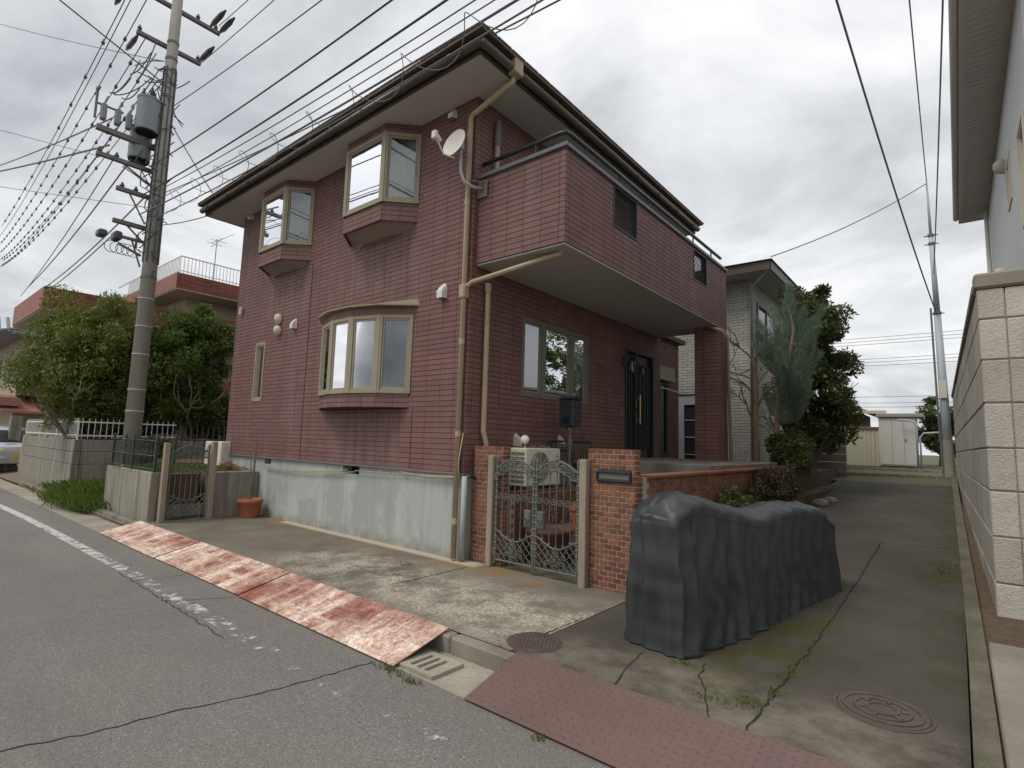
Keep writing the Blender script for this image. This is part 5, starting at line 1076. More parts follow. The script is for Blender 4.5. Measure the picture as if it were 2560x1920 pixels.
# silver car
def car(loc, rotz, label):
    t = thing('parked_car', label, 'car', loc, rotz=rotz); Lh, Wh = 1.7, .74
    sec = [(-1.7, .38, .70), (-1.64, .3, .86), (-1.5, .26, .95), (-.95, .24, 1.02), (-.55, .24, 1.42), (-.2, .24, 1.56), (.7, .24, 1.58), (1.35, .24, 1.5), (1.62, .26, 1.0), (1.7, .36, .8)]
    rows = []
    for (x, zb, zt) in sec:
        ww_ = Wh * (1 - .12 * (abs(x) / 1.7) ** 4); belt = min(zt, .95); rows.append([(x, -ww_ * .9, zb), (x, -ww_, zb + .12), (x, -ww_, belt), (x, -ww_ * (.82 if zt > 1.2 else .95), zt), (x, 0, zt + .03), (x, ww_ * (.82 if zt > 1.2 else .95), zt), (x, ww_, belt), (x, ww_, zb + .12), (x, ww_ * .9, zb)])
    mb = MB().sheet(rows); mb.f = [tuple(reversed(f_)) for f_ in mb.f]; n = 9; mb.f.append(tuple(range(n))); mb.f.append(tuple(reversed(range(len(mb.v) - n, len(mb.v)))))
    part('body', mb, 'carp', t, local=True, smooth=True)
    gd = 'black'
    part('windscreen', MB().quad((-.97, -.6, 1.06), (-.57, -.54, 1.43), (-.57, .54, 1.43), (-.97, .6, 1.06)).add([(-.99, -.6, 1.07), (-.59, -.54, 1.45), (-.59, .54, 1.45), (-.99, .6, 1.07)], [(0, 1, 2, 3)]), gd, t, local=True)
    for s_ in (-1, 1):
        part('side_window', MB().add([(-.8, s_ * .752, 1.0), (-.45, s_ * .68, 1.42), (1.2, s_ * .66, 1.46), (1.45, s_ * .73, 1.0)], [(0, 1, 2, 3)]), gd, t, local=True)
        for x in (-1.1, 1.1):
            wmesh = part('wheel', MB().lathe((x, s_ * .66, .27), [(.15, -.09), (.25, -.085), (.27, -.05), (.27, .05), (.25, .085), (.15, .09)], 20, (0, s_, 0)), 'tyre', t, local=True); part('rim', MB().lathe((x, s_ * .66, .27), [(.16, .07), (.15, .092), (.05, .1), (.001, .1)], 16, (0, s_, 0)), 'steel', wmesh, local=True)
        part('headlight', MB().bbox((-1.68, s_ * .5 - .13, .7), (-1.56, s_ * .5 + .13, .84), .03), 'white', t, local=True); part('tail_lamp', MB().bbox((1.6, s_ * .6 - .07, .8), (1.71, s_ * .6 + .07, 1.1), .02), 'lamp_r', t, local=True)
        part('mirror', MB().bbox((-.72, s_ * .76 - .06, 1.0), (-.64, s_ * .76 + .1 * s_ + .06, 1.12), .02), 'carp', t, local=True)
    part('number_plate', MB().bbox((-1.725, -.165, .45), (-1.7, .165, .61), .004), 'yellow', t, local=True); part('bumper', MB().bbox((-1.715, -.66, .34), (-1.6, .66, .56), .03), 'carp', t, local=True); return t
car((-21.2, -1.75, -.06), R(-168), 'small silver car with a yellow number plate parked past the long wall')

# ================================================================== vegetation
def leaves(mb, c, rad, n, size, droop=0., shell=.35, long=2.2):
    for i in range(n):
        while True:
            p = Vector((random.uniform(-1, 1), random.uniform(-1, 1), random.uniform(-1, 1)))
            if shell < p.length < 1: break
        p = Vector((c[0] + p.x * rad[0], c[1] + p.y * rad[1], c[2] + p.z * rad[2]))
        d = Vector((random.gauss(0, 1), random.gauss(0, 1), random.gauss(0, .7) - droop)).normalized(); s_ = size * random.uniform(.6, 1.3); sd_ = d.cross(Vector((random.gauss(0, 1), random.gauss(0, 1), random.gauss(0, 1)))).normalized()
        a = p; b_ = p + d * s_ * long; m_ = p + d * s_ * long * .45
        mb.add([a, m_ + sd_ * s_ * .5, b_, m_ - sd_ * s_ * .5], [(0, 1, 2, 3)])
def branch(mb, p, d, ln, r, depth, tips, spread=.6, upb=.15, n=5):
    pts_ = [Vector(p)]; d = Vector(d).normalized()
    for i in range(n): d = (d + Vector((random.gauss(0, .16), random.gauss(0, .16), random.gauss(0, .1) + upb * .2))).normalized(); pts_.append(pts_[-1] + d * ln / n)
    mb.tube(pts_, [r * (1 - .45 * i / n) for i in range(n + 1)], 6 if r > .03 else 4)
    if depth == 0: tips.append(pts_[-1]); return
    for k_ in range(random.randint(2, 3) if depth < 3 else 3):
        q = pts_[random.randint(n // 2, n)]; nd_ = (d + Vector((random.gauss(0, spread), random.gauss(0, spread), random.gauss(0, spread * .6) + upb))).normalized(); branch(mb, q, nd_, ln * random.uniform(.6, .8), r * .55, depth - 1, tips, spread, upb, n)
def tree(name, label, base, h, crown, lm, clumps, n, size, droop=0., bark='bark', seed=1, group=None, r=.09, cl=(.42, .3), long=2.2):
    random.seed(seed); t = thing(name, label, 'tree', base, group); mb = MB(); tips = []; b_ = Vector(base)
    for k_ in range(2): branch(mb, b_ + Vector((random.uniform(-.08, .08), random.uniform(-.08, .08), -.05)), Vector((random.gauss(0, .15), random.gauss(0, .15), 1)), h * .36, r * (1 - .25 * k_), 3, tips, .5, .3)
    part('trunk', mb, bark, t); c, rad = crown; lv = MB()
    for i in range(clumps):
        th = random.uniform(0, 6.283); u = random.uniform(-1, 1); rr = random.uniform(.25, 1.12) ** .7; q = math.sqrt(1 - u * u)
        p = (c[0] + rad[0] * rr * q * math.cos(th), c[1] + rad[1] * rr * q * math.sin(th), c[2] + rad[2] * rr * u); s_ = random.uniform(*sorted(cl)) * random.choice((.55, .8, 1, 1.15)) ; leaves(lv, p, (s_, s_, s_ * (.75 if droop < .5 else 1.25)), int(n / clumps * random.uniform(.6, 1.4)), size, droop, .15, long)
    stuff(part('crown', lv, lm, t)); return t
tree('weeping_tree', 'drooping light green tree over the white railing left of the utility pole', (-13.4, -.8, 0), 4.2, ((-13.4, -1.05, 3.5), (1.1, 1.5, 1.6)), 'leafL', 95, 44000, .036, 1.2, seed=5, cl=(.5, .34), long=3.2)
tree('leafy_tree', 'bushy green tree between the utility pole and the maroon house', (-12.9, 1.35, .7), 4.2, ((-12.9, 1.15, 3.75), (1.0, 1.35, 1.6)), 'leafD', 80, 34000, .048, .2, seed=8, cl=(.5, .34))
tree('leafy_tree', 'dark green tree behind the weeping tree, under the lower parapet', (-14.4, .2, 0), 3.6, ((-14.2, .1, 2.7), (1., 1.9, 1.5)), 'leafG', 50, 14000, .06, .2, seed=9, cl=(.5, .34))
def shrub(label, c, rad, lm, n, size, seed, name='shrub', droop=0):
    random.seed(seed); t = thing(name, label, 'shrub', (c[0], c[1], c[2] - rad[2])); mb = MB()
    for i in range(7): a = random.uniform(0, 6.28); mb.tube([(c[0], c[1], c[2] - rad[2]), (c[0] + rad[0] * .3 * math.cos(a), c[1] + rad[1] * .3 * math.sin(a), c[2]), (c[0] + rad[0] * .6 * math.cos(a), c[1] + rad[1] * .6 * math.sin(a), c[2] + rad[2] * .6)], [.02, .014, .006], 5)
    part('stems', mb, 'bark', t); lv = MB()
    for i in range(16):
        a, u = random.uniform(0, 6.28), random.uniform(-.7, .9); q = math.sqrt(1 - u * u); leaves(lv, (c[0] + rad[0] * .7 * q * math.cos(a), c[1] + rad[1] * .7 * q * math.sin(a), c[2] + rad[2] * .7 * u), (rad[0] * .42, rad[1] * .42, rad[2] * .4), n // 16, size, droop, .1)
    stuff(part('crown', lv, lm, t)); return t
shrub('dark green shrub behind the white railing, against the long wall', (-13.2, .1, 1.75), (.6, 1.2, .6), 'leafG', 5000, .05, 21)
shrub('bright green shrub at the foot of the weeping tree behind the white railing', (-12.8, -.85, 2.05), (.55, .75, .75), 'leafD', 9000, .04, 26)
shrub('leafy green shrub at the foot of the bushy tree behind the thin dark fence', (-12.6, 1.5, 2.3), (.5, .8, .75), 'leafD', 9000, .042, 27)
shrub('bright green shrub trailing at the left end of the white railing', (-15.5, -1.0, 1.75), (1.1, .6, .55), 'leafD', 4000, .05, 22)
shrub('dark shrub behind the thin dark fence near the maroon house', (-12.7, 2.0, 1.75), (.5, .8, .75), 'leafG', 4500, .05, 23)
shrub('yellow-green shrub standing under the bushy green tree', (-12.75, .9, 2.1), (.45, .6, .5), 'leafL', 3500, .045, 24)
shrub('leafy creeper hanging over the block wall behind the concrete box', (-11.8, .2, .95), (.25, .5, .5), 'leafD', 2600, .04, 25, 'creeper', .6)
# trees at the back of the alley
random.seed(31)
t = thing('pollarded_tree', 'bare pollarded tree with twiggy branches beside the balcony pillar', 'tree', (1.72, 6.7, 1.15)); mb = MB(); tips = []
mb.tube([(1.72, 6.7, 1.1), (1.70, 6.7, 1.9), (1.73, 6.68, 2.6), (1.70, 6.7, 3.3)], [.075, .065, .06, .055], 9)
for (z, d) in ((3.3, (.3, -.3, .9)), (3.28, (-.8, .1, .7)), (3.3, (.8, .2, .5)), (2.9, (-.9, -.2, .6)), (2.6, (-.9, .1, .75)), (2.3, (.8, -.1, .8)), (2.0, (-.8, -.3, .7)), (2.75, (.7, .4, .9))): branch(mb, (1.71, 6.7, z), d, .55, .026, 2, tips, .75, .2)
part('trunk', mb, 'barkred', t); tw = MB()
for p in tips:
    for k_ in range(2): e_ = p + Vector((random.gauss(0, .1), random.gauss(0, .1), random.uniform(.0, .14))); tw.tube([p, e_], [.005, .002], 4)
stuff(part('twigs', tw, 'bark', t))
t = thing('casuarina_tree', 'feathery blue-green tree with a pale bare trunk at the alley edge', 'tree', (2.05, 6.9, 1.15)); mb = MB()
mb.tube([(2.03, 6.9, 1.05), (2.06, 6.9, 2.0), (2.16, 6.88, 2.9), (2.32, 6.9, 3.3), (2.42, 6.9, 3.9), (2.3, 6.95, 4.6)], [.065, .055, .05, .04, .03, .012], 9)
limbs = [((2.16, 6.88, 2.8), (2.0, 6.8, 3.2), (1.9, 6.8, 3.6)), ((2.1, 6.9, 2.3), (2.35, 6.8, 2.6), (2.6, 6.85, 3.0)), ((2.32, 6.9, 3.3), (2.5, 7, 3.6), (2.62, 7.05, 3.9)), ((2.08, 6.9, 2.1), (1.95, 7.0, 2.4), (1.8, 7.1, 2.8))]
for l_ in limbs: mb.tube(l_, [.03, .024, .012], 6)
part('trunk', mb, 'barkred', t); lv = MB()
plumes = []
for k_ in range(26):
    a = random.uniform(0, 6.28); z = random.uniform(1.9, 4.0); q = Vector((2.2 + .06 * (z - 2) + .16 * math.cos(a), 6.98 + .16 * math.sin(a), z)); plumes.append((q, Vector((math.cos(a) * random.uniform(.25, .75), math.sin(a) * random.uniform(.25, .75), 1)).normalized(), random.uniform(.5, .95) * (1.1 - .12 * abs(z - 3)), random.uniform(.09, .17)))
plumes.append((Vector((2.3, 6.95, 3.9)), Vector((.05, 0, 1)), .95, .13)); plumes.append((Vector((2.42, 7.0, 3.1)), Vector((.45, 0, 1)).normalized(), .9, .15))
for (q, d0, ln_, wd_) in plumes:
    for i in range(720):
        s_ = random.random(); r0 = wd_ * math.sin(math.pi * min(1, s_ * .75 + .22)) * random.random() ** .5; a = random.uniform(0, 6.28); o = d0.orthogonal().normalized(); o2 = d0.cross(o); p = q + d0 * ln_ * s_ + (o * math.cos(a) + o2 * math.sin(a)) * r0
        d = (d0 * 1.5 + (o * math.cos(a) + o2 * math.sin(a)) * .55 + Vector((random.gauss(0, .18), random.gauss(0, .18), random.gauss(0, .15)))).normalized(); l2 = random.uniform(.08, .2); sd_ = d.orthogonal().normalized() * .0042; lv.add([p - sd_, p + sd_, p + d * l2], [(0, 1, 2)])
stuff(part('crown', lv, 'leafP', t))
tree('evergreen_tree', 'dense dark evergreen tree behind the feathery blue-green tree', (2.1, 9.3, .9), 3.4, ((2.3, 9.2, 3.3), (.8, .9, 2.05)), 'leafG', 100, 36000, .045, .1, seed=14, cl=(.34, .24))
shrub('dark low groundcover spilling against the near half of the brick retaining wall', (2.5, 2.6, .55), (.2, 1.1, .42), 'leafG', 6500, .028, 61, 'groundcover')
shrub('brownish groundcover against the far half of the brick retaining wall', (2.52, 4.9, .85), (.24, 1.3, .42), 'leafB', 6500, .03, 62, 'groundcover')
shrub('dark low shrub at the foot of the pale trunk', (2.3, 6.9, 1.4), (.45, .5, .5), 'leafG', 4200, .035, 32)
tree('round_tree', 'small dark round tree behind the galvanised steel pole', (4.3, 23, .9), 2.2, ((4.35, 23, 2.5), (.9, .8, 1.35)), 'leafG', 40, 14000, .06, .1, seed=17, cl=(.4, .28))
tree('garden_tree', 'leafy tree standing behind the tall block wall beyond the stucco house', (7.6, 13.0, .3), 5., ((7.6, 13.0, 4.2), (1.6, 1.8, 2.3)), 'leafD', 60, 16000, .07, .1, seed=19, cl=(.5, .34))
# grass and weeds
def blades(name, spots, label, seed, h=(.05, .14), m='grass', w_=.006):
    random.seed(seed); mb = MB()
    for (cx_, cy_, cz_, rx, ry, n) in spots:
        for i in range(n):
            x, y = cx_ + random.gauss(0, rx), cy_ + random.gauss(0, ry); hh = random.uniform(*h); a = random.uniform(0, 6.28); l_ = Vector((math.cos(a), math.sin(a), 0)) * hh * random.uniform(.2, .9); s_ = Vector((-math.sin(a), math.cos(a), 0)) * w_
            b0 = Vector((x, y, cz_)); mb.add([b0 - s_, b0 + s_, b0 + l_ * .4 + Vector((0, 0, hh * .7)) + s_ * .6, b0 + l_ + Vector((0, 0, hh))], [(0, 1, 2, 3)])
    o = stuff(link(name, mb, m)); return tag(o, label, 'weeds')
blades('verge_grass', [(-9.3, -1.72, -.03, .55, .22, 11000), (-10.4, -1.3, .04, .7, .3, 9000), (-8.6, -1.9, -.04, .3, .12, 3000), (-9.8, -1.1, .14, .6, .3, 6000)], 'thick green weeds growing between the long wall and the concrete box', 41, (.05, .24), w_=.0055)
blades('yard_grass', [(-6.9, -1.25, .775, .5, .2, 1500), (-7.0, -.5, .775, .4, .25, 900)], 'patch of grass on the raised yard behind the side gate', 42, (.04, .1))
blades('joint_weeds', [(1.72, -2.42, -.12, .1, .025, 90), (1.98, -2.44, -.12, .05, .02, 50), (3.02, -2.42, -.12, .025, .015, 30), (3.66, -1.55, .0, .07, .02, 50), (3.93, -1.2, .0, .02, .05, 45), (3.93, -.85, .0, .02, .1, 60), (3.86, -1.45, .0, .05, .04, 80), (3.35, -1.16, .0, .05, .03, 40), (4.7, 3.2, .18, .06, .5, 160), (3.95, -.2, .0, .02, .2, 40)], 'small tufts of weeds growing in the paving joints', 43, (.01, .04), w_=.0035)
blades('yard_weeds', [(2.2, 13.2, .85, .7, .25, 1500), (3.4, 13.6, .87, .7, .25, 1300), (2.6, 17, .93, 1.2, .6, 1500), (2.6, 19.4, .97, 1.2, .2, 900)], 'grass strip at the end of the alley before the white shed', 44, (.02, .06), 'drygrass', w_=.006)

# ================================================================== back of the alley
t = thing('grey_house', 'two-storey house in pale grey tile behind the maroon house', 'house', (-2, 13, 0)); X1, Y0 = 1.0, 9.0
gw = [(-1.1, .18, .9, 2.9)]
mb = MB(); wall_boxes(mb, (0, Y0, 0), (1, 0, 0), (0, -1, 0), -6, X1, .5, 5.75, gw, .15); wall_boxes(mb, (X1, 0, 0), (0, 1, 0), (1, 0, 0), Y0 + .15, 17, .5, 5.75, [], .15); gwl = part('wall', mb, 'ghjoint', t)
def bond(mb, O, u, n, u0, u1, z0, z1, holes, L_=.24, h_=.075):
    r_ = 0; z = z0
    while z < z1:
        rs = tile_rects(u0, u1, z, min(z + h_, z1), holes, L_, h_, .008, .008, uoff=(r_ % 2) * L_ / 2, zoff=z0); tile_mesh(mb, O, u, n, rs, .012); z += h_; r_ += 1
mb = MB(); bond(mb, (0, Y0, 0), (1, 0, 0), (0, -1, 0), -2.6, X1, .7, 5.75, gw); stuff(part('tile_courses', mb, 'ghtile', gwl)); mb = MB(); bond(mb, (X1, 0, 0), (0, 1, 0), (1, 0, 0), Y0, 14.5, .7, 5.75, [(9.55, 11.3, 4.0, 5.3)], .3, .075); stuff(part('tile_courses', mb, 'ghtile', gwl))
f = part('window', MB().box((-1.1, Y0 + .02, 2.62), (.18, Y0 + .07, 2.9)).box((-1.1, Y0 + .02, .9), (-.72, Y0 + .07, 2.62)).box((-.3, Y0 + .02, .9), (-.24, Y0 + .07, 2.62)), 'pipegrey', t); part('pane', MB().box((-.72, Y0 + .06, .9), (.18, Y0 + .075, 2.62)), 'black', f)
for z in (1.3, 1.75, 2.2): part('glazing_bar', MB().box((-.7, Y0 + .04, z), (.17, Y0 + .058, z + .025)), 'pipegrey', f)
f = part('window', MB().bbox((X1, 9.55, 4.0), (X1 + .05, 9.62, 5.3), .004).bbox((X1, 11.23, 4.0), (X1 + .05, 11.3, 5.3), .004).bbox((X1, 9.621, 4.0), (X1 + .049, 11.229, 4.07), .004).bbox((X1, 9.621, 5.23), (X1 + .049, 11.229, 5.3), .004).bbox((X1, 10.4, 4.07), (X1 + .045, 10.46, 5.23), .004), 'framedk', t); part('pane', MB().box((X1 + .002, 9.62, 4.07), (X1 + .02, 11.23, 5.23)), 'glass', f); part('blind', MB().box((X1 - .01, 9.62, 4.07), (X1 + .0015, 11.23, 5.23)), 'curtain', f)
part('downpipe', MB().tube([(X1 + .55, 8.5, 5.8), (X1 + .05, 8.93, 5.5), (X1 + .03, 8.93, .8)], .04, 8), 'pipegrey', t, smooth=True)
part('soffit', MB().box((-6.5, 8.4, 5.75), (X1 + .62, 17.5, 5.8)), 'soffit', t); part('fascia', MB().box((-6.5, 8.36, 5.75), (X1 + .64, 8.4, 5.98)).box((X1 + .62, 8.4, 5.75), (X1 + .66, 17.5, 5.98)), 'bronze', t)
part('roof', MB().add([(-6.6, 8.3, 5.98), (X1 + .7, 8.3, 5.98), (X1 + .7, 17.6, 5.98), (-6.6, 17.6, 5.98), (-2.6, 13, 7.6), (-2.6, 13.2, 7.6)], [(0, 1, 4), (1, 2, 5, 4), (2, 3, 5), (3, 0, 4, 5), (3, 2, 1, 0)]), mat('grey_slate', (.14, .135, .12), .8, (.2, .19, .165), 6, .7), t)
part('camera_lamp', MB().lathe((.28, Y0 - .1, 3.2), [(.05, 0), (.06, .05), (.001, .09)], 10, (0, -.6, -.6)).lathe((.45, Y0 - .1, 3.15), [(.05, 0), (.06, .05), (.001, .09)], 10, (.3, -.6, -.6)), 'framedk', t)
t = thing('block_wall', 'short dark grey block wall ending at the alley beyond the trees', 'wall', (2.0, 13, .9))
for r_ in range(6): part('wall_course', MB().bbox((.6, 12.95, .75 + r_ * .23), (2.42, 13.1, .97 + r_ * .23), .006), mat('dark_block', (.13, .12, .11), .95, (.2, .18, .16), 2, .8, bump=.6, bscale=40), t)
t = thing('outbuilding', 'low shed with a rusty lean-to roof behind the cream fence', 'shed', (.5, 23, .9))
part('wall', MB().box((-3, 22.5, .7), (1.7, 26, 3.2)), 'woodbrown', t)
part('roof', MB().add([(-3.2, 21.6, 3.95), (.9, 21.6, 3.75), (2.6, 21.6, 3.0), (2.6, 26, 3.0), (.9, 26, 3.75), (-3.2, 26, 3.95), (-3.2, 21.6, 3.85), (.9, 21.6, 3.65), (2.6, 21.6, 2.9), (2.6, 26, 2.9), (.9, 26, 3.65), (-3.2, 26, 3.85)], [(0, 1, 4, 5), (1, 2, 3, 4), (6, 11, 10, 7), (7, 10, 9, 8), (0, 6, 7, 1), (1, 7, 8, 2), (2, 8, 9, 3)]), 'rustroof', t)
part('window', MB().box((-1, 22.44, 2.5), (1.2, 22.5, 3.1)), 'dark', t)
for x in (-.8, .3, 1.3): part('post', MB().box((x, 22.3, 2.4), (x + .08, 22.4, 3.3)), 'rustroof', t)
part('eave_beam', MB().box((-.4, 21.5, 3.1), (2.7, 21.65, 3.22), Matrix.Translation((0, 0, -.0))), 'creamwall', t)
t = thing('sheet_fence', 'cream corrugated sheet fence with a rusty capping beside the white shed', 'fence', (1.6, 20.2, .9))
mb = MB(); rows = [[], []]
for i in range(121): x = -1.6 + 4.15 * i / 120; y = 20.2 + .018 * math.sin(i * math.pi / 2); rows[0].append((x, y, .85)); rows[1].append((x, y, 2.42))
mb.sheet(rows); part('sheet', mb, 'creamwall', t); part('capping', MB().bbox((-1.65, 20.14, 2.421), (2.56, 20.3, 2.5), .006), 'rustroof', t); part('back_frame', MB().box((-1.6, 20.24, 1.2), (2.5, 20.29, 1.27)).box((-1.6, 20.24, 2.1), (2.5, 20.29, 2.17)), 'woodbrown', t)
t = thing('garden_shed', 'white steel garden shed with two doors at the end of the alley', 'shed', (3.1, 20.4, .95))
part('shed_body', MB().bbox((2.57, 20.0, 1.03), (3.72, 21.2, 2.86), .01), 'shed', t)
for a, b_ in ((2.59, 2.975), (2.985, 3.35), (3.36, 3.70)): part('door_panel', MB().bbox((a, 19.975, 1.08), (b_, 19.998, 2.82), .006), 'shed', t)
part('shed_roof', MB().bbox((2.5, 19.9, 2.862), (3.95, 21.4, 3.0), .01), mat('shed_top', (.33, .31, .29), .6), t); part('door_catch', MB().box((3.37, 19.955, 1.95), (3.42, 19.974, 2.05)), 'framedk', t)
for x in (2.7, 3.2, 3.6): part('foot', MB().box((x, 20.05, .93), (x + .15, 20.2, 1.03)), 'concrete', t)
t = thing('bent_pipe', 'bent galvanised pipe rail standing beside the white shed', 'pipe', (3.8, 19.8, .95)); part('pipe', MB().tube([(3.75, 19.7, .9), (3.75, 19.7, 2.5), (3.7, 19.7, 2.66), (3.55, 19.7, 2.72), (3.2, 19.7, 2.74)], .035, 8), 'steel', t, smooth=True)
part('pipe', MB().tube([(3.85, 19.5, .9), (3.85, 19.5, 2.1), (3.95, 19.5, 2.25), (4.6, 19.5, 2.3)], .03, 8), 'steel', t, smooth=True)
for i, (x, y, r_) in enumerate(((2.55, 4.4, .1), (2.62, 6.2, .12), (2.72, 7.4, .13), (2.8, 8.0, .1))):
    mb = MB(); random.seed(60 + i); mb.lathe((0, 0, 0), [(r_ * .8, -.03), (r_, .25 * r_), (r_ * .85, .7 * r_), (r_ * .4, r_ * 1.0), (.001, r_ * 1.05)], 9); mb.v = [(v[0] * random.uniform(.85, 1.15) * 1.2, v[1] * random.uniform(.85, 1.15), v[2]) for v in mb.v]
    o = tag(link('garden_rock', mb, 'rock'), 'pale rounded garden rock along the foot of the long brick retaining wall', 'rock', 'rocks along the alley'); o.location = (x, y, alley_z(y))
# galvanised pole
t = thing('steel_pole', 'slim galvanised steel service pole at the end of the block wall', 'pole', (4.68, 14, .8))
part('pole_shaft', MB().tube([(4.69, 14, .6), (4.61, 14, 5.4)], [.125, .08], 14).tube([(4.61, 14, 5.4), (4.56, 14, 7.7)], [.072, .056], 14).tube([(4.56, 14, 7.7), (4.53, 14, 9.4)], [.036, .022], 12), 'steel', t, smooth=True)
for z, x in ((7.7, 4.56), (7.45, 4.565), (5.42, 4.61)): part('band_clamp', MB().tube([(x, 14, z), (x, 14, z + .06)], .1 if z < 7 else .08, 12).box((x - .16, 13.98, z + .01), (x + .16, 14.02, z + .03)), 'armsteel', t)
part('riser_cable', MB().tube([(4.47, 13.95, 5.6), (4.5, 13.95, 3.2), (4.55, 13.95, .9)], .025, 6), 'wireg', t); part('number_tag', MB().box((4.56, 13.855, 3.05), (4.72, 13.862, 3.55)), 'white', t); part('lower_sleeve', MB().tube([(4.69, 14, .7), (4.675, 14, 1.9)], [.131, .122], 14), 'polec', t)

# ================================================================== right: block wall and grey house
t = thing('block_garden_wall', 'tall pale concrete block wall with capping along the alley', 'wall', (5.3, 1.7, 0)); zc = [-.05, .38, .785, 1.19, 1.575, 1.985, 2.385, 2.77, 3.06]
ang = R(1.15)
Mx = Matrix.Translation((5.085, 1.62, 0)) @ Matrix.Rotation(ang, 4, 'Z')
part('wall_core', MB().box((.012, .012, -.1), (.19, 12.6, 3.0), Mx).box((.19, .012, -.1), (3.2, .19, 3.0), Mx), 'cap', t)
nb = 0
def blk(a, b_):
    global nb
    part('block', MB().bbox(tuple(q + random.uniform(-.0015, .0015) for q in a), tuple(q + random.uniform(-.0015, .0015) for q in b_), .009, Mx), 'block', t); nb += 1
for r_ in range(8):
    z0_, z1_ = zc[r_] + .006, zc[r_ + 1] - .006
    for k_ in range(16): blk((.196 * k_ if k_ else 0, 0, z0_), (.196 * (k_ + 1) - .006, .1, z1_)) if k_ > 0 else blk((0, 0, z0_), (.19, .19, z1_))
    for k_ in range(15):
        y0_ = .196 + k_ * .82 - (0 if k_ == 0 else .0); y1_ = y0_ + .814; blk((0, y0_, z0_), (.1, y1_, z1_))
for k_ in range(9): part('cap_stone', MB().bbox((-.02 + (.4 * k_), -.025, 3.062), (-.02 + .4 * k_ + .392, .215, 3.21), .02, Mx), 'cap', t)
for k_ in range(15): part('cap_stone', MB().bbox((-.025, .22 + k_ * .83, 3.062), (.215, .22 + k_ * .83 + .82, 3.17), .02, Mx), 'cap', t)
t = thing('stucco_house', 'pale grey stucco house with a wide eave behind the block wall', 'house', (8, 6, 0)); XR = 5.60
sh = [(4.25, 5.30, 4.92, 5.55)]
mb = MB(); wall_boxes(mb, (XR, 0, 0), (0, 1, 0), (-1, 0, 0), 2.3, 9.5, 0, 6.6, [(4.55, 5.1, 4.95, 5.62), (2.75, 3.45, 4.15, 5.3)], .15); mb.box((XR + .15, 2.3, 0), (11, 2.45, 6.6)).box((XR + .15, 9.35, 0), (11, 9.5, 6.6)); part('wall', mb, 'stucco', t)
for a, b_, c, d in ((4.55, 5.1, 4.95, 5.62), (2.75, 3.45, 4.15, 5.3)): facet(t, (XR + .02, b_), (XR + .02, a), c, d, 'cream', 'glass', .05, .1, name='window')
part('room', MB().box((XR + .6, 2.6, .2), (XR + .65, 9.2, 6.4)), 'ginterior', t)
part('eave_soffit', MB().box((5.16, 1.8, 6.6), (11, 10.0, 6.63)), 'rsoffit', t); mb = MB()
for i in range(70): y = 1.85 + i * .115; mb.box((5.2, y, 6.588), (XR - .001, y + .018, 6.6))
part('soffit_batten', mb, 'rsoffit', t)
part('fascia', MB().box((5.12, 1.78, 6.57), (5.16, 10.02, 6.82)).box((5.16, 10.0, 6.57), (11, 10.03, 6.82)), 'rsoffit', t)
part('gutter_channel', MB().tube([(5.075, 1.75, 6.7), (5.075, 10.0, 6.68)], .05, 12), 'rsoffit', t, smooth=True)
part('roof', MB().add([(5.06, 1.7, 6.82), (5.06, 10.1, 6.82), (8.2, 6.2, 8.2), (8.2, 5.6, 8.2), (11.2, 1.7, 6.82), (11.2, 10.1, 6.82)], [(0, 3, 2, 1), (0, 4, 3), (1, 2, 5), (4, 5, 2, 3), (0, 1, 5, 4)]), mat('pale_roof', (.3, .28, .26), .7), t)
part('downpipe', MB().tube([(XR - .05, 9.35, 6.5), (XR - .05, 9.35, .3)], .04, 10), 'white', t, smooth=True)
part('vent_hood', MB().lathe((XR, 5.42, 5.78), [(.11, 0), (.11, .05), (.08, .11), (.001, .13)], 14, (-1, 0, -.2)), 'cream', t, smooth=True)
part('flue_pipe', MB().tube([(XR - .08, 6.1, 2.6), (XR - .08, 6.1, 4.25)], .055, 10).lathe((XR - .08, 6.1, 4.25), [(.06, 0), (.095, .04), (.095, .1), (.05, .16), (.001, .175)], 14), 'cream', t, smooth=True)

# ================================================================== utility pole
PX, PY = -8.4, -1.3
t = thing('utility_pole', 'concrete utility pole with transformers and steel crossarms by the street', 'utility pole', (PX, PY, 0))
part('pole_shaft', MB().tube([(PX, PY, -.3), (PX, PY, 13.2)], [.172, .09], 20), 'polec', t, smooth=True)
def yarm(z, y0, y1, x=PX - .2, s_=.045, brace=None):
    part('crossarm', MB().bbox((x - s_, y0, z - s_), (x + s_, y1, z + s_), .008), 'armsteel', t)
    if brace: part('arm_brace', MB().tube([(x, brace[0], z - .03), (x, PY - .12, z - brace[1])], .02, 6), 'armsteel', t)
yarm(11.2, -2.6, -.3); yarm(10.2, -1.95, -.65); yarm(12.4, -2.3, -.3); yarm(7.75, -2.45, -1.1, s_=.055); yarm(7.2, -2.4, -1.2, brace=(-1.95, .3)); yarm(6.6, -2.0, -1.2); yarm(5.89, -2.0, -1.2, brace=(-1.75, .32)); yarm(5.58, -1.96, -1.2, s_=.03); part('arm_brace', MB().tube([(PX - .2, -1.86, 5.42), (PX - .1, -1.46, 5.24)], .03, 6), 'armsteel', t); part('arm_brace', MB().tube([(PX - .2, -1.62, 5.55), (PX - .1, -1.46, 5.0)], .02, 6), 'armsteel', t)
part('arm_brace', MB().tube([(PX - .2, -1.75, 6.55), (PX - .1, -1.45, 5.95)], .018, 6), 'armsteel', t)
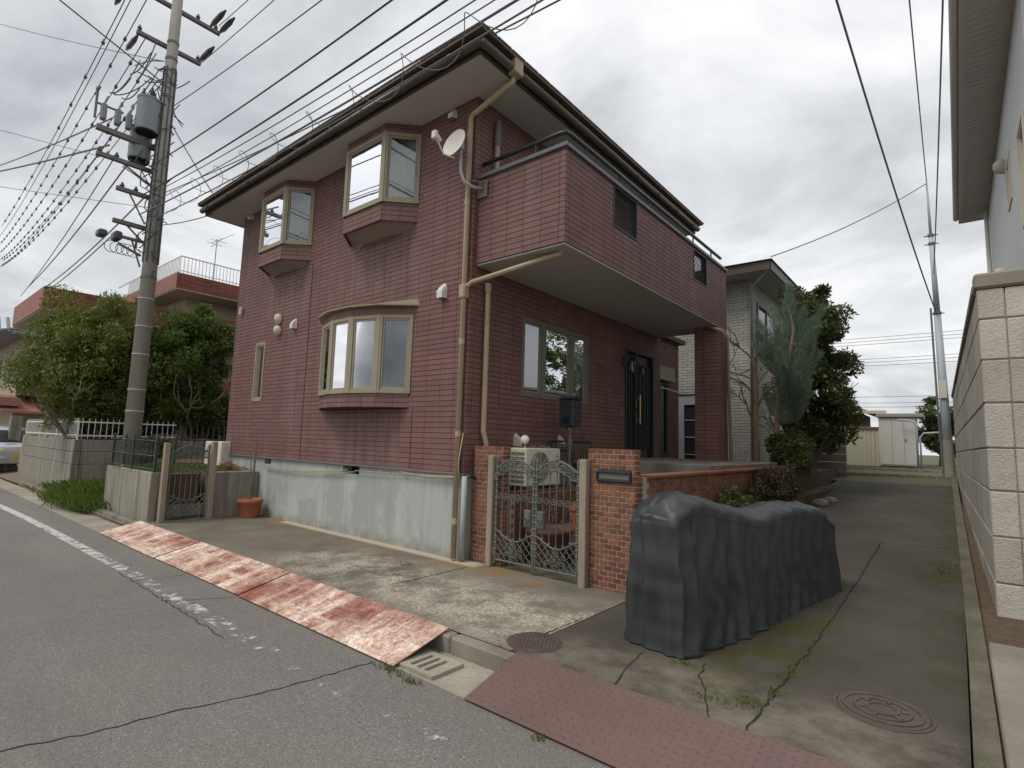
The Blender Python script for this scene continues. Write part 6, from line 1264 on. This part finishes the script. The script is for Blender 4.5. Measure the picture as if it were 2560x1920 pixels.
for (x, y, z0_, z1_, r_) in ((PX - .36, -1.62, 7.42, 8.15, .21), (PX - .02, -1.62, 7.95, 8.7, .22)):
    tk = part('transformer', MB().lathe((x, y, z0_), [(r_ * .96, 0), (r_, .03), (r_, z1_ - z0_ - .05), (r_ * 1.04, z1_ - z0_ - .04), (r_ * 1.04, z1_ - z0_), (r_ * .5, z1_ - z0_ + .06), (.001, z1_ - z0_ + .07)], 22), 'tank', t, smooth=False)
    part('tank_base', MB().lathe((x, y, z0_), [(r_ * .9, -.04), (r_ * .97, -.0005)], 22), 'dark', tk)
    for a in range(3): part('bushing', MB().lathe((x + .12 * math.cos(a * 2.1), y + .12 * math.sin(a * 2.1), z1_ + .05), [(.03, 0), (.045, .03), (.03, .05), (.045, .08), (.03, .1), (.02, .18), (.001, .2)], 10), 'insul', tk)
for k_, y in enumerate((-2.35, -2.1, -1.9)): part('cutout_switch', MB().bbox((PX - .3, y - .05, 7.95), (PX - .16, y + .05, 8.3), .02).tube([(PX - .23, y, 8.3), (PX - .23, y + .05, 8.5)], .02, 6), 'tank', t)
part('switch_rack', MB().box((PX - .3, -2.5, 8.28), (PX - .26, -2.0, 8.31)).box((PX - .28, -2.5, 7.95), (PX - .24, -2.46, 8.6)).box((PX - .5, -2.49, 8.55), (PX - .1, -2.46, 8.58)), 'armsteel', t)
part('junction_box', MB().bbox((PX - .42, -2.22, 5.5), (PX - .16, -2.06, 5.64), .03), 'insul', t); part('junction_box', MB().bbox((PX - .45, -1.95, 5.5), (PX - .15, -1.8, 5.68), .03), 'insul', t)
for (y, z) in ((-2.55, 11.3), (-2.0, 11.3), (-.4, 11.3), (-.8, 11.3), (-.72, 10.29), (-1.9, 10.29), (-2.2, 12.5), (-.4, 12.5), (-2.35, 7.26), (-2.05, 7.26), (-1.7, 7.26), (-1.9, 6.66), (-1.65, 6.66)): part('insulator', MB().lathe((PX - .2, y, z - .06), [(.025, 0), (.05, .02), (.03, .05), (.05, .08), (.03, .11), (.02, .15), (.001, .16)], 10), 'insul', t)
for y, z in ((-.55, 11.2), (-.35, 11.15), (-.72, 10.19)): part('strain_insulator', MB().tube([(PX - .1, y, z), (PX + .15, y, z - .02), (PX + .5, y, z - .03), (PX + .75, y, z - .04)], [.02, .06, .06, .02], 8), 'insul', t)
for y, z in ((-2.5, 11.15), (-2.2, 11.12), (-1.9, 10.19)): part('strain_insulator', MB().tube([(PX - .3, y, z), (PX - .55, y, z + .0), (PX - .9, y, z + .02), (PX - 1.1, y, z + .03)], [.02, .055, .055, .02], 8), 'insul', t)
for z in (1.9, 2.35, 3.1, 3.7, 4.3, 4.75, 5.3, 5.75, 6.1, 6.4, 6.9, 7.3, 8.9, 9.2, 9.5, 9.8, 10.2): part('band_clamp', MB().tube([(PX, PY, z), (PX, PY, z + (.05 if z > 4.5 else .012))], .172 - .0061 * z + .010, 18), 'armsteel' if z > 4.5 else 'white', t)
random.seed(77); mb = MB()
for i in range(46):
    z = random.uniform(5.2, 9.8); a = random.uniform(0, 6.28); p = Vector((PX + .14 * math.cos(a), PY + .14 * math.sin(a), z)); q_ = p + Vector((random.gauss(0, .12), random.gauss(-.12, .2), random.uniform(-.5, .5))); m_ = (p + q_) / 2 + Vector((random.gauss(0, .08), random.gauss(-.08, .1), random.uniform(-.15, .05))); mb.tube([p, p.lerp(m_, .6) + Vector((0, -.03, 0)), m_, q_], .012, 5)
for i in range(12):
    y = random.uniform(-2.3, -1.4); z = random.choice((7.7, 7.15, 8.6, 9.2)); mb.tube(sagline((PX - .25, y, z), (PX - .1, y + random.uniform(.2, .6), z + random.uniform(.3, 1.0)), .12, 8), .012, 5)
for i in range(5): c = (PX - .3, -1.95 + i * .1, 5.35); mb.tube(arc(c, .12, 60, 400, 14, (0, 1, 0), (.2, 0, 1)), .008, 4)
for i in range(8): a = 2 * math.pi * i / 8; mb.tube([(PX + .15 * math.cos(a), PY + .15 * math.sin(a), 5.1), (PX + .125 * math.cos(a), PY + .125 * math.sin(a), 9.6)], .014, 5)
stuff(part('jumper_cables', mb, 'wire', t))
for i in range(9): part('step_bolt', MB().tube([(PX + (.14 if i % 2 else -.14), PY, 2.6 + i * .45), (PX + (.34 if i % 2 else -.34), PY, 2.62 + i * .45)], .012, 5), 'armsteel', t)

# ---- wires
def wire(label, p, q, k=.004, r=.012, m='wire', spacers=0, ext=(0, 0), n=40, helix=0):
    """parabola through p and q (world points), extended past both ends along its line"""
    p = Vector(p); q = Vector(q); d = q - p; ln = d.length; u = d / ln; pts_ = []
    for i in range(n + 1):
        s_ = -ext[0] + (ln + ext[0] + ext[1]) * i / n; v = p + u * s_; v.z += k * s_ * (s_ - ln); pts_.append(v)
    o = tag(link('overhead_wire', MB().tube(pts_, r * .82, 5), m), label, 'wire', 'overhead wires'); 
    if spacers:
        for i in range(1, spacers):
            s_ = ln * i / spacers; v = p + u * s_; v.z += k * s_ * (s_ - ln); part('spacer', MB().lathe((v.x, v.y, v.z - .09), [(.008, .03), (.036, .06), (.042, .1), (.015, .15), (.008, .18)], 6), 'insul', o)
    if helix:
        hp = []; N_ = 620
        for i in range(N_ + 1):
            s_ = -ext[0] + (ln + ext[0] + ext[1]) * i / N_; v = p + u * s_; v.z += k * s_ * (s_ - ln); a = s_ * 6.28 / .95; hp.append(v + Vector((0, .16 * math.cos(a) , .16 * math.sin(a) - .04)))
        part('spiral_guard', MB().tube(hp, .005, 4), 'wireg', o)
    return o
lab_r = 'cable strung from the utility pole along the street past the maroon roof'
LR = ['slim grey wire from the pole top, next above the upper black cable', 'upper of the two thick black cables strung past the maroon roof', 'lower of the two thick black cables strung past the maroon roof', 'fine grey wire close under the lower thick black cable', 'second fine grey wire under the lower thick black cable', 'grey cable wound with a spiral guard running above the maroon roof edge', 'grey messenger cable just below the spiral guarded cable', 'grey high wire from the short upper crossarm', 'grey high wire from the top crossarm']
for il, (p, q, r_, m_, hx) in enumerate((((-8.02, -1.18, 8.72), (-2.3, -1.18, 8.03), .012, 'wireg', 0), ((-6.58, -1.5, 7.03), (0, -1.5, 6.60), .015, 'wire', 0), ((-6.69, -1.6, 6.36), (1.07, -1.6, 5.95), .016, 'wire', 0), ((-7.08, -1.45, 6.45), (1.33, -1.45, 5.915), .010, 'wireg', 0), ((-7.0, -1.4, 6.3), (1.6, -1.4, 5.83), .009, 'wireg', 0), ((-6.485, -1.6, 5.91), (2.0, -1.6, 5.44), .016, 'wireg', 1), ((-6.87, -1.5, 5.80), (2.0, -1.5, 5.40), .012, 'wireg', 0), ((-9.2, -.7, 10.2), (-4.9, -.7, 9.82), .011, 'wireg', 0), ((-9.6, -.4, 11.4), (-6.86, -.4, 11.1), .011, 'wireg', 0))):
    ex = abs(p[0] - (-8.4)) if p[0] > -8.4 else -abs(p[0] + 8.4); wire(LR[il], p, q, .0035, r_, m_, 0, (ex, 26), helix=hx)
wire('thin cable crossing the sky behind the maroon roof corner', (-.21, .5, 7.57), (.99, .5, 7.48), .002, .016, 'wire', 0, (14, 12))
lab_l = 'cable with spacers running from the utility pole down the street past the flat-roofed house'
for (p, q, sp) in (((-8.2, -2.3, 10.49), (-33.6, -1.17, 12.02), 13), ((-8.6, -2.1, 10.9), (-37.5, -.79, 12.5), 0), ((-8.6, -1.9, 10.79), (-40.3, -.47, 12.7), 22), ((-8.4, -1.8, 10.1), (-41.2, -.33, 12.4), 24), ((-8.4, -1.6, 9.8), (-43.9, 0, 12.57), 24), ((-8.4, -1.5, 9.5), (-44.9, .14, 12.32), 24), ((-8.4, -1.6, 9.2), (-42, -.1, 12.1), 20), ((-8.4, -1.55, 8.9), (-43, 0, 12.0), 24)):
    wire(lab_l, p, q, .002, .013, 'wire', sp, (7 if p[2] > 10.4 else 0, 0))
for (p, q, r_) in (((-8.6, -1.8, 7.3), (-24, -1.1, 7.2), .02), ((-8.4, -1.5, 6.56), (-24, -.8, 7.05), .02), ((-8.6, -1.9, 5.68), (-24, -1.25, 6.3), .016), ((-8.5, -2.1, 7.2), (-24, -1.3, 6.75), .014)): wire({7.3: 'upper low communication cable from the utility pole to the red parapet side', 6.56: 'low communication cable leaving the pole beside the junction boxes', 5.68: 'lowest communication cable leaving the pole under the junction boxes', 7.2: 'thin communication cable leaving the lower transformer arm'}[p[2]], p, q, .003, r_, 'wireg')
for lab, p, q, r_, m_ in (('thick service wire crossing the street from the pole top', (-8.4, -1.4, 9.2), (-8.05, -3.9, 9.9), .018, 'wire'), ('thin wire crossing high over the street beside the pole', (-8.63, -1.3, 9.88), (-20.5, -3.2, 15.6), .012, 'wireg'), ('thin wire sloping across the street from the transformers', (-8.39, -1.3, 7.17), (-11.4, -3.6, 8.12), .008, 'wireg'), ('thin wire sloping across the street below the transformers', (-8.68, -1.3, 6.42), (-12.2, -3.4, 7.1), .008, 'wireg'), ('grey service cable leaving the switch rack across the street', (-8.6, -2.2, 8.05), (-21.7, -2.6, 11.0), .02, 'wireg'), ('grey service cable leaving the lower transformer across the street', (-8.6, -2.2, 7.45), (-17.05, -3.0, 9.16), .025, 'wireg')): wire(lab, p, q, .001, r_, m_, 0, (0, 8))
wire('service drop from the utility pole to the maroon house eave', (-8.3, -1.2, 8.3), (-6.9, -.65, 6.38), .02, .016, 'wireg'); wire('slack cable from the utility pole to the maroon house eave corner', (-8.3, -1.25, 5.95), (-7.3, -.55, 6.2), .12, .012, 'wire')
wire('cable from the steel pole sloping up over the alley', (4.6, 14, 5.4), (3.87, 3, 7.67), .006, .02, 'wireg', 0, (0, 10)); wire('cable from the steel pole top running over the alley', (4.53, 14, 9.4), (4.58, 6, 9.4), .004, .016, 'wireg', 0, (0, 13)); wire('cable from the steel pole clamp passing the grooved eave', (4.58, 14, 6.6), (5.0, 4, 7.75), .004, .016, 'wireg', 0, (0, 10)); wire('service drop from the steel pole top to the grey tiled house', (4.53, 14, 9.3), (1.66, 8.4, 6.05), .012, .016, 'wireg')
for z in (10.5, 10.24, 9.99, 8.83, 8.58, 8.3, 5.87, 5.4, 5.09): wire('distant power line across the sky beyond the alley', (-12, 45, z + .2), (14, 44, z - .1), .001, .022, 'wireg')

S.render.engine = 'CYCLES'
S.cycles.use_denoising = True
